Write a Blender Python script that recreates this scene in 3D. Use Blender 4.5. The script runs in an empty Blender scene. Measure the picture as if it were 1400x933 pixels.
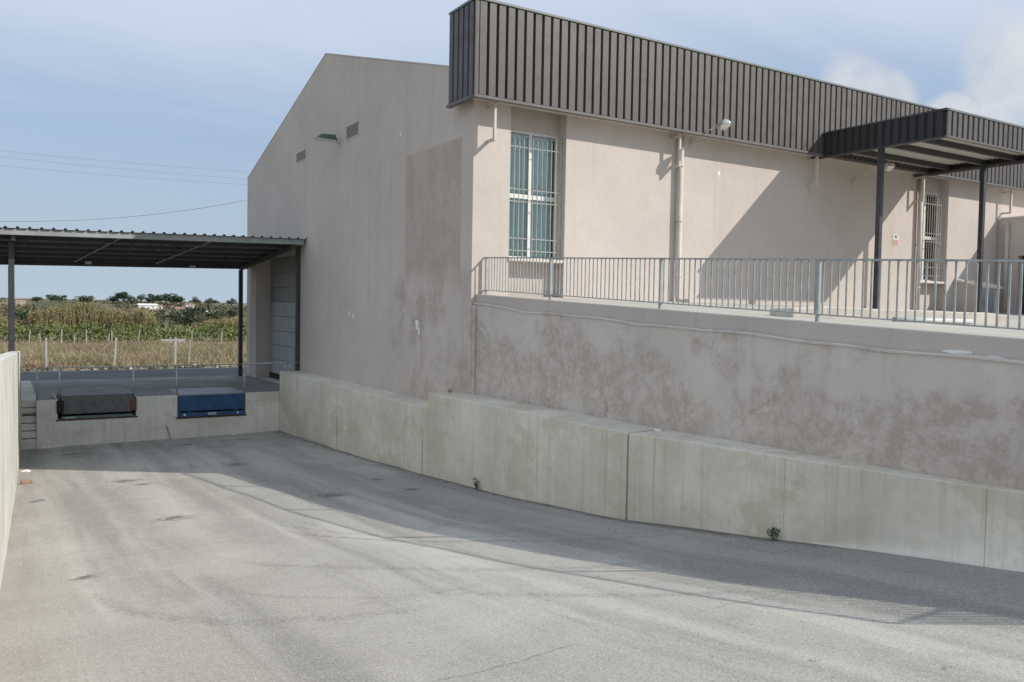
import bpy, math, random
from mathutils import Vector, Matrix
rnd = random.Random(7)
SC = bpy.context.scene
COL = SC.collection

# ------------------------------------------------------------------ camera
def make_camera():
    yaw, pit, rol = (math.radians(a) for a in (31.7, -2.2, 1.03))
    fw = Vector((math.sin(yaw)*math.cos(pit), math.cos(yaw)*math.cos(pit), math.sin(pit)))
    rt = Vector((math.cos(yaw), -math.sin(yaw), 0)); up = rt.cross(fw)
    c, s = math.cos(rol), math.sin(rol)
    rt2 = c*rt + s*up; up2 = -s*rt + c*up
    cd = bpy.data.cameras.new('camera'); co = bpy.data.objects.new('camera', cd); COL.objects.link(co)
    m = Matrix((rt2, up2, -fw)).transposed().to_4x4()
    co.matrix_world = m
    cd.sensor_width = 36.0; cd.lens = 1135/1400*36; cd.clip_start = .05; cd.clip_end = 9000
    SC.camera = co
make_camera()

# ------------------------------------------------------------------ light
SUN_DIR = Vector((-1.05, 1.0, -1.0)).normalized()
sd = bpy.data.lights.new('sun', 'SUN'); sd.energy = 2.4; sd.angle = math.radians(.5); sd.color = (1.0, .945, .865)
so = bpy.data.objects.new('sun', sd); COL.objects.link(so)
so.rotation_euler = SUN_DIR.to_track_quat('-Z', 'Y').to_euler()
W = bpy.data.worlds.new('World'); SC.world = W; W.use_nodes = True
def build_world():
    nt = W.node_tree; nt.nodes.clear(); L = nt.links.new
    out = nt.nodes.new('ShaderNodeOutputWorld'); bg = nt.nodes.new('ShaderNodeBackground')
    sky = nt.nodes.new('ShaderNodeTexSky'); sky.sky_type = 'NISHITA'; sky.sun_disc = False
    sky.sun_elevation = math.asin(-SUN_DIR.z); sky.sun_rotation = math.atan2(1.05, -1.0)
    sky.air_density = 1.0; sky.dust_density = .6; sky.ozone_density = 1.4; sky.altitude = 100
    tc = nt.nodes.new('ShaderNodeTexCoord')
    def math_(op, a, b=None, c=None, clamp=False):
        n = nt.nodes.new('ShaderNodeMath'); n.operation = op; n.use_clamp = clamp
        for i, v in enumerate((a, b, c)):
            if v is None: continue
            if isinstance(v, (int, float)): n.inputs[i].default_value = v
            else: L(v, n.inputs[i])
        return n.outputs[0]
    def noise(vec, scale, detail, rough, dist=0.0):
        n = nt.nodes.new('ShaderNodeTexNoise'); L(vec, n.inputs['Vector'])
        n.inputs['Scale'].default_value = scale; n.inputs['Detail'].default_value = detail
        n.inputs['Roughness'].default_value = rough; n.inputs['Distortion'].default_value = dist
        return n.outputs['Fac']
    def smooth(x, a, b):
        n = nt.nodes.new('ShaderNodeMapRange'); n.interpolation_type = 'SMOOTHSTEP'
        L(x, n.inputs[0]); n.inputs[1].default_value = a; n.inputs[2].default_value = b
        return n.outputs[0]
    sep = nt.nodes.new('ShaderNodeSeparateXYZ'); L(tc.outputs['Generated'], sep.inputs[0])
    zc = math_('ADD', math_('MAXIMUM', sep.outputs[2], 0.0), .16)
    comb = nt.nodes.new('ShaderNodeCombineXYZ')
    L(math_('DIVIDE', sep.outputs[0], zc), comb.inputs[0]); L(math_('DIVIDE', sep.outputs[1], zc), comb.inputs[1])
    mp = nt.nodes.new('ShaderNodeMapping'); L(comb.outputs[0], mp.inputs[0])
    mp.inputs['Rotation'].default_value = (0, 0, math.radians(-32)); mp.inputs['Scale'].default_value = (.45, 1.0, 1); mp.inputs['Location'].default_value = (.35, 1.9, 0)
    wisp = noise(mp.outputs[0], 1.3, 7, .56, .35)
    wisp = math_('MULTIPLY', smooth(math_('ADD', wisp, smooth(sep.outputs[2], .12, .42)), .55, 1.35), 1.0, clamp=True)
    # low cumulus banks: puffy noise in a band of elevation
    puff = noise(tc.outputs['Generated'], 6.3, 8, .55, .1)
    band = math_('MULTIPLY', smooth(sep.outputs[2], .10, .2), math_('SUBTRACT', 1.0, smooth(sep.outputs[2], .26, .42)))
    big = noise(tc.outputs['Generated'], 2.1, 2, .5)
    def near(dx, dy, dz, r0, r1):
        v = Vector((dx, dy, dz)).normalized()
        n = nt.nodes.new('ShaderNodeVectorMath'); n.operation = 'DISTANCE'
        L(tc.outputs['Generated'], n.inputs[0]); n.inputs[1].default_value = v
        return smooth(n.outputs['Value'], r1, r0)
    banks = None
    for a in CLOUDS:
        b = near(*a); banks = b if banks is None else math_('MAXIMUM', banks, b)
    dens = math_('ADD', math_('MULTIPLY', puff, .95), math_('MULTIPLY', banks, .36))
    cum = math_('MULTIPLY', smooth(dens, .63, .83), .7)
    mix = nt.nodes.new('ShaderNodeMix'); mix.data_type = 'RGBA'
    veil = nt.nodes.new('ShaderNodeMix'); veil.data_type = 'RGBA'   # thin high haze over the whole sky
    low = math_('MULTIPLY_ADD', smooth(math_('MULTIPLY', sep.outputs[2], -1.0), -.22, 0.0), .16, .8); L(low, veil.inputs['Factor'])
    L(sky.outputs[0], veil.inputs['A']); veil.inputs['B'].default_value = (2.42, 3.1, 4.12, 1)
    hz = nt.nodes.new('ShaderNodeMix'); hz.data_type = 'RGBA'        # paler, milkier air towards the horizon
    L(smooth(math_('MULTIPLY', sep.outputs[2], -1.0), -.2, .02), hz.inputs['Factor']); L(veil.outputs['Result'], hz.inputs['A']); hz.inputs['B'].default_value = (2.95, 3.6, 4.2, 1)
    L(wisp, mix.inputs['Factor']); L(hz.outputs['Result'], mix.inputs['A']); mix.inputs['B'].default_value = (3.75, 4.35, 5.25, 1)
    shade = nt.nodes.new('ShaderNodeMix'); shade.data_type = 'RGBA'
    L(smooth(noise(tc.outputs['Generated'], 9, 5, .6), .35, .65), shade.inputs['Factor'])
    shade.inputs['A'].default_value = (3.9, 4.1, 4.5, 1); shade.inputs['B'].default_value = (5.2, 5.15, 5.1, 1)
    mix2 = nt.nodes.new('ShaderNodeMix'); mix2.data_type = 'RGBA'
    L(cum, mix2.inputs['Factor']); L(mix.outputs['Result'], mix2.inputs['A']); L(shade.outputs['Result'], mix2.inputs['B'])
    L(mix2.outputs['Result'], bg.inputs[0]); bg.inputs[1].default_value = SKY_STRENGTH
    L(bg.outputs[0], out.inputs[0])
SKY_STRENGTH = .094
CLOUDS = [(.7825, .5706, .2492, .015, .075), (.80, .548, .236, .01, .06), (.8528, .456, .2544, .02, .085), (.868, .425, .262, .02, .07), (.8392, .5022, .2086, .01, .05), (.8712, .4492, .198, .02, .07),
          (.97, -.1, .2, .03, .14), (.8, -.6, .22, .02, .15), (-.9, .3, .16, .02, .12), (-.6, -.75, .2, .04, .16), (.1, -.97, .17, .03, .14)]
build_world()
VS = SC.view_settings
VS.view_transform = 'Standard'; VS.look = 'None'; VS.gamma = 1.0; VS.use_curve_mapping = False
VS.exposure = .75

# ------------------------------------------------------------------ object helpers
def tag(o, label=None, cat=None, group=None, kind=None):
    if label: o['label'] = label
    if cat: o['category'] = cat
    if group: o['group'] = group
    if kind: o['kind'] = kind
    return o
def empty(name, loc, label, cat, group=None):
    o = bpy.data.objects.new(name, None); COL.objects.link(o); o.location = loc; o.empty_display_size = .2
    return tag(o, label, cat, group)
def link(name, me, parent=None, loc=(0, 0, 0)):
    """loc is in world space; parents here are only translated"""
    o = bpy.data.objects.new(name, me); COL.objects.link(o)
    if parent is not None:
        o.parent = parent; w = Vector((0, 0, 0)); p = parent
        while p is not None: w += p.location; p = p.parent
        o.location = Vector(loc) - w
    else: o.location = loc
    return o
class MB:
    def __init__(s): s.v = []; s.f = []; s.smooth = False
    def add(s, vs, fs):
        b = len(s.v); s.v += [tuple(v) for v in vs]; s.f += [tuple(b+i for i in f) for f in fs]; return s
    def box(s, x0, x1, y0, y1, z0, z1):
        return s.add([(x0,y0,z0),(x1,y0,z0),(x1,y1,z0),(x0,y1,z0),(x0,y0,z1),(x1,y0,z1),(x1,y1,z1),(x0,y1,z1)],
                     [(0,3,2,1),(4,5,6,7),(0,1,5,4),(1,2,6,5),(2,3,7,6),(3,0,4,7)])
    def hexa(s, p): # 8 points, bottom loop then top loop (ccw from above)
        return s.add(p, [(0,3,2,1),(4,5,6,7),(0,1,5,4),(1,2,6,5),(2,3,7,6),(3,0,4,7)])
    def prism(s, poly, axis, a, b):
        """poly: 2-D loop; extruded along axis from a to b"""
        def P(p, t):
            return {'x': (t, p[0], p[1]), 'y': (p[0], t, p[1]), 'z': (p[0], p[1], t)}[axis]
        n = len(poly); vs = [P(p, a) for p in poly] + [P(p, b) for p in poly]
        area = sum(poly[i][0]*poly[(i+1) % n][1]-poly[(i+1) % n][0]*poly[i][1] for i in range(n))
        flip = (area > 0) ^ (axis == 'y') ^ (b < a)
        fs = [tuple(range(n)), tuple(range(2*n-1, n-1, -1))] + [(i, i+n, (i+1) % n+n, (i+1) % n) for i in range(n)]
        if flip: fs = [tuple(reversed(f)) for f in fs]
        return s.add(vs, fs)
    def tube(s, pts, r, n=10, caps=True, radii=None):
        pts = [Vector(p) for p in pts]; base = len(s.v); ref = None
        for i, p in enumerate(pts):
            d = (pts[min(i+1, len(pts)-1)] - pts[max(i-1, 0)]).normalized()
            if ref is None:
                ref = d.cross(Vector((0, 0, 1)))
                if ref.length < .05: ref = d.cross(Vector((0, 1, 0)))
            u = (ref - d*ref.dot(d)).normalized(); w = d.cross(u); ref = u
            rr = radii[i] if radii else r
            for k in range(n):
                a = 2*math.pi*k/n; s.v.append(tuple(p + u*math.cos(a)*rr + w*math.sin(a)*rr))
        for i in range(len(pts)-1):
            for k in range(n):
                a = base+i*n+k; b = base+i*n+(k+1) % n
                s.f.append((a, b, b+n, a+n))
        if caps:
            s.f.append(tuple(base+n-1-k for k in range(n))); s.f.append(tuple(base+(len(pts)-1)*n+k for k in range(n)))
        return s
    def mesh(s, name, mat, origin=(0, 0, 0)):
        ox, oy, oz = origin
        me = bpy.data.meshes.new(name); me.from_pydata([(x-ox, y-oy, z-oz) for x, y, z in s.v], [], s.f)
        if mat is not None: me.materials.append(mat)
        if s.smooth: me.polygons.foreach_set('use_smooth', [True]*len(me.polygons))
        me.update(); return me
    def obj(s, name, mat, parent=None, origin=None, bevel=0, smooth=False):
        s.smooth = smooth
        if origin is None:
            xs, ys, zs = zip(*s.v); origin = ((min(xs)+max(xs))/2, (min(ys)+max(ys))/2, min(zs))
        o = link(name, s.mesh(name, mat, origin), parent, origin)
        if bevel:
            m = o.modifiers.new('bevel', 'BEVEL'); m.width = bevel; m.segments = 2; m.limit_method = 'ANGLE'; m.angle_limit = .6
        return o

# ------------------------------------------------------------------ materials
class NT:
    def __init__(s, name, rough=.8, spec=.3, metal=0):
        s.m = bpy.data.materials.new(name); s.m.use_nodes = True; s.t = s.m.node_tree
        s.b = s.t.nodes['Principled BSDF']; s.b.inputs['Roughness'].default_value = rough
        s.b.inputs['Specular IOR Level'].default_value = spec; s.b.inputs['Metallic'].default_value = metal
        g = s.t.nodes.new('ShaderNodeNewGeometry'); s.pos = g.outputs['Position']
        q = s.t.nodes.new('ShaderNodeSeparateXYZ'); s.t.links.new(s.pos, q.inputs[0]); s.x, s.y, s.z = q.outputs
    def new(s, t): return s.t.nodes.new('ShaderNode'+t)
    def put(s, v, sock):
        if isinstance(v, (int, float)): sock.default_value = v
        elif isinstance(v, tuple): sock.default_value = v if len(v) == len(sock.default_value) else (*v, 1)
        else: s.t.links.new(v, sock)
    def mth(s, op, a, b=None, clamp=False):
        n = s.new('Math'); n.operation = op; n.use_clamp = clamp; s.put(a, n.inputs[0])
        if b is not None: s.put(b, n.inputs[1])
        return n.outputs[0]
    def vec(s, sx=1, sy=1, sz=1, off=(0, 0, 0)):
        n = s.new('Mapping'); s.t.links.new(s.pos, n.inputs[0]); n.inputs['Scale'].default_value = (sx, sy, sz)
        n.inputs['Location'].default_value = off; return n.outputs[0]
    def noise(s, scale, detail=4, rough=.55, vec=None, dist=0):
        n = s.new('TexNoise'); s.t.links.new(vec if vec is not None else s.pos, n.inputs['Vector'])
        n.inputs['Scale'].default_value = scale; n.inputs['Detail'].default_value = detail
        n.inputs['Roughness'].default_value = rough; n.inputs['Distortion'].default_value = dist; return n.outputs['Fac']
    def vor(s, scale, feature='F1', vec=None):
        n = s.new('TexVoronoi'); n.feature = feature; s.t.links.new(vec if vec is not None else s.pos, n.inputs['Vector'])
        n.inputs['Scale'].default_value = scale; return n.outputs['Distance']
    def sm(s, x, a, b, lo=0., hi=1.):
        n = s.new('MapRange'); n.interpolation_type = 'SMOOTHSTEP'; s.put(x, n.inputs[0])
        for i, v in ((1, a), (2, b), (3, lo), (4, hi)): n.inputs[i].default_value = v
        return n.outputs[0]
    def mix(s, f, a, b, mode='MIX'):
        n = s.new('Mix'); n.data_type = 'RGBA'; n.blend_type = mode
        s.put(f, n.inputs['Factor']); s.put(a, n.inputs['A']); s.put(b, n.inputs['B']); return n.outputs['Result']
    def rand(s):
        return s.new('ObjectInfo').outputs['Random']
    def color(s, c): s.put(c, s.b.inputs['Base Color']); return s
    def rough(s, r): s.put(r, s.b.inputs['Roughness']); return s
    def bump(s, h, strength=.3, dist=.01):
        n = s.new('Bump'); n.inputs['Strength'].default_value = strength; n.inputs['Distance'].default_value = dist
        s.put(h, n.inputs['Height']); s.t.links.new(n.outputs[0], s.b.inputs['Normal']); return s

def plain(name, c, rough=.6, var=.12, scale=3., metal=0, spec=.4, bump=0, bscale=60, dirt=None):
    t = NT(name, rough, spec, metal)
    f = t.noise(scale, 5, .6)
    d = tuple(x*(1-var) for x in c); l = tuple(min(1, x*(1+var)) for x in c)
    cc = t.mix(t.sm(f, .3, .7), d, l)
    if dirt: cc = t.mix(t.sm(t.noise(scale*1.7, 7, .65, vec=t.vec(1, 1, .35, (3, 5, 1))), .56, .72, 0, .7), cc, dirt)
    t.color(cc)
    if bump: t.bump(t.noise(bscale, 4, .6), bump, .004)
    return t.m

def stucco(name, base, kind):
    t = NT(name, .92, .15)
    big = t.noise(.35, 5, .6); mid = t.noise(1.6, 6, .6)
    c = t.mix(t.sm(big, .3, .7), tuple(x*.93 for x in base), tuple(min(1, x*1.05) for x in base))
    c = t.mix(t.sm(mid, .35, .75, 0, .35), c, tuple(x*y for x, y in zip(base, (.88, .86, .84))))
    # faint rain streaks
    st = t.noise(1., 5, .6, vec=t.vec(3.2, 3.2, .13))
    c = t.mix(t.sm(st, .52, .74, 0, .42), c, tuple(x*y for x, y in zip(base, (.8, .79, .79))))
    if kind == 'gable':
        # repainted rectangle near the corner, with worn upper edge
        w = t.mth('MULTIPLY', t.mth('SUBTRACT', t.noise(3.0, 6, .65), .5), .35)
        yy = t.mth('ADD', t.y, t.mth('MULTIPLY', w, .25)); zz = t.mth('ADD', t.z, t.mth('MULTIPLY', w, .3))
        m = t.mth('MULTIPLY', t.sm(yy, 16.55, 16.66), t.sm(yy, 19.66, 19.6))
        m = t.mth('MULTIPLY', m, t.mth('MULTIPLY', t.sm(zz, 3.88, 3.8), t.sm(zz, .4, 1.1)))
        rough_edge = t.sm(t.noise(2.2, 8, .68), .34, .62, .45, 1.)
        c = t.mix(t.mth('MULTIPLY', t.mth('MULTIPLY', m, rough_edge), .8), c, tuple(x*y for x, y in zip(base, (.72, .665, .645))))
        # damp blotches low on the wall
        dm = t.mth('MULTIPLY', t.sm(t.mth('ADD', t.noise(1.1, 7, .65), t.mth('MULTIPLY', t.noise(5, 5, .7), .25)), .56, .74),
                   t.mth('MULTIPLY', t.sm(t.z, 1.3, .3), t.sm(t.y, 21.5, 19.5)))
        c = t.mix(t.mth('MULTIPLY', dm, .6), c, tuple(x*y for x, y in zip(base, (.66, .59, .57))))
    if kind == 'terrace':
        hgt = t.mth('ADD', t.z, t.mth('MULTIPLY', t.y, -.045))  # follows the sloping coping
        low = t.sm(hgt, -.75, -1.9, 0, .17)
        n1 = t.mth('ADD', t.noise(.75, 8, .66, vec=t.vec(1, 1, 1.15)), low)
        damp = t.sm(n1, .49, .63)
        grain = t.sm(t.noise(5, 9, .8), .38, .6, .15, 1.)
        c = t.mix(t.mth('MULTIPLY', t.mth('MULTIPLY', damp, grain), .85), c, tuple(x*y for x, y in zip(base, (.70, .63, .61))))
        spots = t.sm(t.noise(2.3, 8, .72, vec=t.vec(1, 1, 1, (9, 4, 2))), .64, .72)
        c = t.mix(t.mth('MULTIPLY', spots, .55), c, tuple(x*y for x, y in zip(base, (.62, .54, .50))))
        pale = t.sm(t.noise(1.3, 7, .65, vec=t.vec(1, 1, 1.4, (2, 7, 5))), .575, .63)
        c = t.mix(t.mth('MULTIPLY', pale, .35), c, tuple(min(1, x*1.12) for x in base))
        cr = t.vor(.62, 'DISTANCE_TO_EDGE', vec=None)
        wv = t.new('VectorMath'); wv.operation = 'MULTIPLY_ADD'
        nn = t.new('TexNoise'); nn.inputs['Scale'].default_value = 2.2; nn.inputs['Detail'].default_value = 6
        t.t.links.new(t.pos, nn.inputs['Vector'])
        t.t.links.new(nn.outputs['Color'], wv.inputs[0]); wv.inputs[1].default_value = (.7, .7, .7); t.t.links.new(t.pos, wv.inputs[2])
        cr = t.vor(.8, 'DISTANCE_TO_EDGE', vec=wv.outputs[0])
        crack = t.mth('MULTIPLY', t.sm(cr, .006, .002), t.sm(t.noise(.9, 3, .5, vec=t.vec(1, 1, 1, (5, 1, 8))), .52, .6))
        c = t.mix(t.mth('MULTIPLY', crack, .6), c, (.2, .15, .12))
    t.color(c)
    h = t.mth('ADD', t.mth('MULTIPLY', t.noise(55, 4, .6), .35), t.mth('MULTIPLY', t.noise(5, 4, .6), 1.2))
    t.bump(h, .6, .014)
    return t.m

def concrete(name, base, streak=(.47, .40, .27), dark=.72):
    t = NT(name, .88, .25)
    c = t.mix(t.sm(t.noise(.6, 6, .62), .32, .7), tuple(x*.86 for x in base), tuple(min(1, x*1.08) for x in base))
    c = t.mix(t.sm(t.noise(5, 7, .7), .45, .75, 0, .4), c, tuple(x*dark for x in base))
    s1 = t.noise(1, 7, .68, vec=t.vec(8.5, 8.5, .3))
    c = t.mix(t.mth('MULTIPLY', t.sm(s1, .48, .72, 0, .75), t.sm(t.noise(.8, 3), .36, .62, .25, 1.)), c, streak)
    s2 = t.noise(1, 6, .62, vec=t.vec(7, 7, .3, (4, 2, 7)))
    c = t.mix(t.sm(s2, .58, .74, 0, .4), c, tuple(min(1, x*1.2) for x in base))
    # old water stains with soft lower fronts
    w = t.noise(.55, 4, .55, vec=t.vec(1, 1, 1.6, (1, 6, 3)))
    c = t.mix(t.sm(t.noise(1.7, 8, .7, vec=t.vec(1, 1, 1.3, (3, 3, 9))), .5, .66, 0, .5), c, tuple(x*y for x, y in zip(base, (.80, .77, .70))))
    c = t.mix(t.sm(t.mth('ADD', w, t.mth('MULTIPLY', t.sm(t.noise(9, 5, .7), .3, .7), .05)), .55, .61, 0, .5), c, tuple(x*y for x, y in zip(base, (.74, .72, .62))))
    pit = t.sm(t.vor(17), .055, .03)
    pit = t.mth('MULTIPLY', pit, t.sm(t.noise(2.4, 3), .5, .6))
    c = t.mix(t.mth('MULTIPLY', pit, .7), c, (.09, .085, .075))
    t.color(c)
    h = t.mth('SUBTRACT', t.mth('ADD', t.mth('MULTIPLY', t.noise(38, 5, .65), .4), t.noise(3, 4)), pit)
    t.bump(h, .3, .01)
    return t.m

SPOTS = [(5.1, 21.6, .35, .5), (5.55, 15.7, .5, .45), (7.05, 15.2, .22, .28), (1.7, 26.4, .5, .3), (2.4, 20.6, .45, .4), (2.7, 19.8, .3, .25), (4.8, 26.4, .4, .25), (6.5, 26.6, .35, .2), (7.0, 16.9, .25, .2), (.9, 11.6, .22, .2), (2.6, 15.2, .5, .3)]
def ramp_mat():
    t = NT('weathered_asphalt', .93, .18)
    c = t.mix(t.sm(t.noise(.28, 6, .6), .3, .7), (.375, .352, .312), (.46, .434, .386))
    # polished wheel lanes running down to the dock
    wob = t.mth('MULTIPLY', t.mth('SUBTRACT', t.noise(.16, 3), .5), .9)
    cv = t.new('CombineXYZ'); t.put(t.mth('ADD', t.x, wob), cv.inputs[0]); t.put(t.y, cv.inputs[1])
    def lane(sx, sy, off):
        n = t.new('Mapping'); t.t.links.new(cv.outputs[0], n.inputs[0]); n.inputs['Scale'].default_value = (sx, sy, 1); n.inputs['Location'].default_value = off
        return n.outputs[0]
    ln = t.noise(1, 4, .55, vec=lane(.8, .045, (0, 0, 0)))
    c = t.mix(t.sm(ln, .46, .6, 0, .9), c, (.28, .265, .24))
    ln2 = t.noise(1, 5, .6, vec=lane(1.3, .055, (3, 1, 0)))
    c = t.mix(t.sm(ln2, .52, .66, 0, .6), c, (.57, .545, .49))
    c = t.mix(t.sm(t.noise(1.3, 9, .7), .5, .7, 0, .5), c, (.31, .294, .266))
    c = t.mix(t.sm(t.noise(.45, 6, .6, vec=t.vec(1, 1, 1, (4, 9, 0))), .52, .68, 0, .4), c, (.53, .505, .455))
    fine = t.noise(7, 8, .75, vec=t.vec(1, .5, 1))
    c = t.mix(t.sm(fine, .54, .74, 0, .5), c, (.27, .257, .235))
    xw = t.mth('ADD', t.mth('ADD', t.x, wob), t.mth('MULTIPLY', t.mth('SUBTRACT', t.noise(.8, 6, .65), .5), .5))
    for (cx, hw, al, col) in ((1.95, .42, .5, (.22, .21, .19)), (3.35, .40, .42, (.23, .219, .199)), (2.65, .30, .5, (.56, .53, .475)), (4.4, .42, .42, (.55, .52, .465)), (5.3, .4, .4, (.235, .224, .205))):
        k = t.mth('MULTIPLY', t.sm(t.mth('ABSOLUTE', t.mth('SUBTRACT', xw, cx)), hw, hw*.2), t.sm(t.y, 9.5, 17, .12, 1.))
        c = t.mix(t.mth('MULTIPLY', k, t.sm(t.noise(.3, 5, .6, vec=t.vec(1, 1, 1, (1, 4, 0))), .3, .6, al*.5, al)), c, col)
    # long transverse shrinkage cracks
    yy = t.mth('ADD', t.y, t.mth('MULTIPLY', t.noise(.9, 5, .6), .5))
    fr = t.mth('ABSOLUTE', t.mth('SUBTRACT', t.mth('FRACT', t.mth('MULTIPLY', yy, .27)), .5))
    crk = t.mth('MULTIPLY', t.sm(fr, .0045, .0015), t.sm(t.noise(.5, 4, .6, vec=t.vec(1, 1, 1, (7, 3, 0))), .5, .58))
    c = t.mix(t.mth('MULTIPLY', crk, .6), c, (.12, .11, .1))
    # curved tyre scuffs
    def arc(cx, cy, r, w, a, keep):
        dx = t.mth('SUBTRACT', t.x, cx); dy = t.mth('SUBTRACT', t.y, cy)
        d = t.mth('SQRT', t.mth('ADD', t.mth('MULTIPLY', dx, dx), t.mth('MULTIPLY', dy, dy)))
        d = t.mth('ABSOLUTE', t.mth('SUBTRACT', t.mth('ADD', d, t.mth('MULTIPLY', t.mth('SUBTRACT', t.noise(1.1, 3), .5), .25)), r))
        k = t.mth('MULTIPLY', t.sm(d, w, w*.25), t.sm(t.noise(9, 6, .7), .38, .62, .15, 1.))
        lo = t.mth('MULTIPLY', t.sm(t.x, keep[0], keep[0]+.5), t.sm(t.x, keep[1]+.5, keep[1]))
        lo = t.mth('MULTIPLY', lo, t.mth('MULTIPLY', t.sm(t.y, keep[2], keep[2]+.6), t.sm(t.y, keep[3]+.6, keep[3])))
        return t.mth('MULTIPLY', t.mth('MULTIPLY', k, lo), a)
    for A in ((4.1, 10.4, 3.1, .16, .36, (.5, 3.4, 6.8, 10.3)), (4.6, 10.3, 2.5, .1, .24, (1.6, 4.2, 7.0, 10.2)),
              (12.2, 16.5, 10.9, .14, .35, (2.4, 6.2, 4.6, 12.)), (12.2, 16.5, 9.2, .10, .5, (3.6, 7.6, 6.3, 14.)),
              (12.2, 16.5, 8.9, .06, .42, (3.6, 7.6, 6.3, 14.)), (11.2, 12.5, 8.6, .13, .36, (3.1, 6.5, 4.0, 7.4))):
        c = t.mix(arc(*A), c, (.135, .13, .12))
    # oil spots, tar patches towards the dock
    tar = t.mth('ADD', t.noise(2.2, 7, .72, vec=t.vec(.8, 2.2, 1)), t.sm(t.y, 12, 26, -.03, .035))
    c = t.mix(t.sm(tar, .64, .68, 0, .85), c, (.06, .057, .052))
    wet = t.mth('MULTIPLY', t.sm(t.noise(.55, 5, .6, vec=t.vec(1.6, .5, 1, (8, 2, 0))), .45, .65), t.sm(t.y, 21, 27))
    c = t.mix(t.mth('MULTIPLY', wet, .45), c, (.17, .168, .163))
    strip = t.sm(t.mth('ADD', t.x, t.mth('MULTIPLY', t.mth('SUBTRACT', t.noise(.5, 6, .65), .5), 2.2)), 6.35, 6.75)
    strip = t.mth('MULTIPLY', strip, t.sm(t.y, 19, 15))
    c = t.mix(t.mth('MULTIPLY', strip, .5), c, (.20, .194, .182))
    for (sx, sy, ra, rb) in SPOTS:
        dx = t.mth('DIVIDE', t.mth('SUBTRACT', t.x, sx), ra); dy = t.mth('DIVIDE', t.mth('SUBTRACT', t.y, sy), rb)
        d = t.mth('ADD', t.mth('SQRT', t.mth('ADD', t.mth('MULTIPLY', dx, dx), t.mth('MULTIPLY', dy, dy))), t.mth('MULTIPLY', t.mth('SUBTRACT', t.noise(6.5, 7, .8, vec=t.vec(.8, 2.2, 1)), .5), 5.))
        c = t.mix(t.sm(d, .7, .3, 0, .8), c, (.06, .057, .052))
    # exposed aggregate
    ag = t.noise(70, 4, .85); ag2 = t.vor(120)
    c = t.mix(t.sm(ag, .53, .66, 0, .75), c, (.60, .57, .52))
    c = t.mix(t.sm(ag, .46, .33, 0, .75), c, (.17, .16, .145))
    vn = t.new('TexVoronoi'); t.t.links.new(t.pos, vn.inputs['Vector']); vn.inputs['Scale'].default_value = 80
    hs = t.new('SeparateColor'); t.t.links.new(vn.outputs['Color'], hs.inputs[0])
    c = t.mix(t.sm(hs.outputs[0], .76, 1., 0, .34), c, (.66, .64, .6))
    c = t.mix(t.sm(hs.outputs[1], .76, 1., 0, .38), c, (.15, .142, .13))
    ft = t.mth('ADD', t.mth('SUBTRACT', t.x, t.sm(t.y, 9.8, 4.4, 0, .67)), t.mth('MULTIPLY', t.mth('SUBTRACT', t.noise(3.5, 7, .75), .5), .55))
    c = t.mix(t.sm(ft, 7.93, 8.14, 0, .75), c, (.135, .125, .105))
    # dusty, reddish verge beside the left wall
    vg = t.mth('MULTIPLY', t.sm(t.mth('ADD', t.x, t.mth('MULTIPLY', t.noise(2.2, 5), .9)), 1.15, .55), .22)
    c = t.mix(vg, c, (.30, .255, .215))
    t.color(c)
    h = t.mth('ADD', t.mth('MULTIPLY', ag2, 1.0), t.mth('ADD', ag, t.mth('MULTIPLY', t.noise(6, 5), 1.)))
    t.bump(h, .45, .005)
    return t.m

def cladding(name, c, rough=.45):
    t = NT(name, rough, .5)
    cc = t.mix(t.rand(), tuple(x*.88 for x in c), tuple(x*1.10 for x in c))
    cc = t.mix(t.sm(t.noise(2, 6, .65, vec=t.vec(2, 2, .25)), .45, .75, 0, .3), cc, tuple(x*1.35 for x in c))
    t.color(cc); t.rough(t.sm(t.noise(4, 4), .3, .7, rough-.08, rough+.12)); t.bump(t.noise(1.2, 3), .08, .02)
    return t.m

def leafy(name, c1, c2, rough=.6):
    t = NT(name, rough, .2)
    c = t.mix(t.sm(t.noise(.5, 4), .35, .65), c1, c2)
    c = t.mix(t.sm(t.noise(7, 2), .35, .7, 0, .6), c, tuple(x*.55 for x in c1))
    t.color(c); return t.m

def grass_mat():
    t = NT('dry_field_grass', .8, .1)
    c = t.mix(t.sm(t.noise(.35, 4), .4, .62), (.40, .32, .215), (.25, .245, .14))
    c = t.mix(t.sm(t.noise(.22, 5, .6, vec=t.vec(1, 1, 1, (6, 2, 0))), .52, .64), c, (.27, .19, .14))
    c = t.mix(t.sm(t.noise(.9, 4, .6, vec=t.vec(1, 1, 1, (1, 8, 0))), .58, .7), c, (.50, .42, .28))
    c = t.mix(t.sm(t.noise(9, 2), .35, .7, 0, .5), c, (.16, .13, .08))
    t.color(c); return t.m

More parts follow.
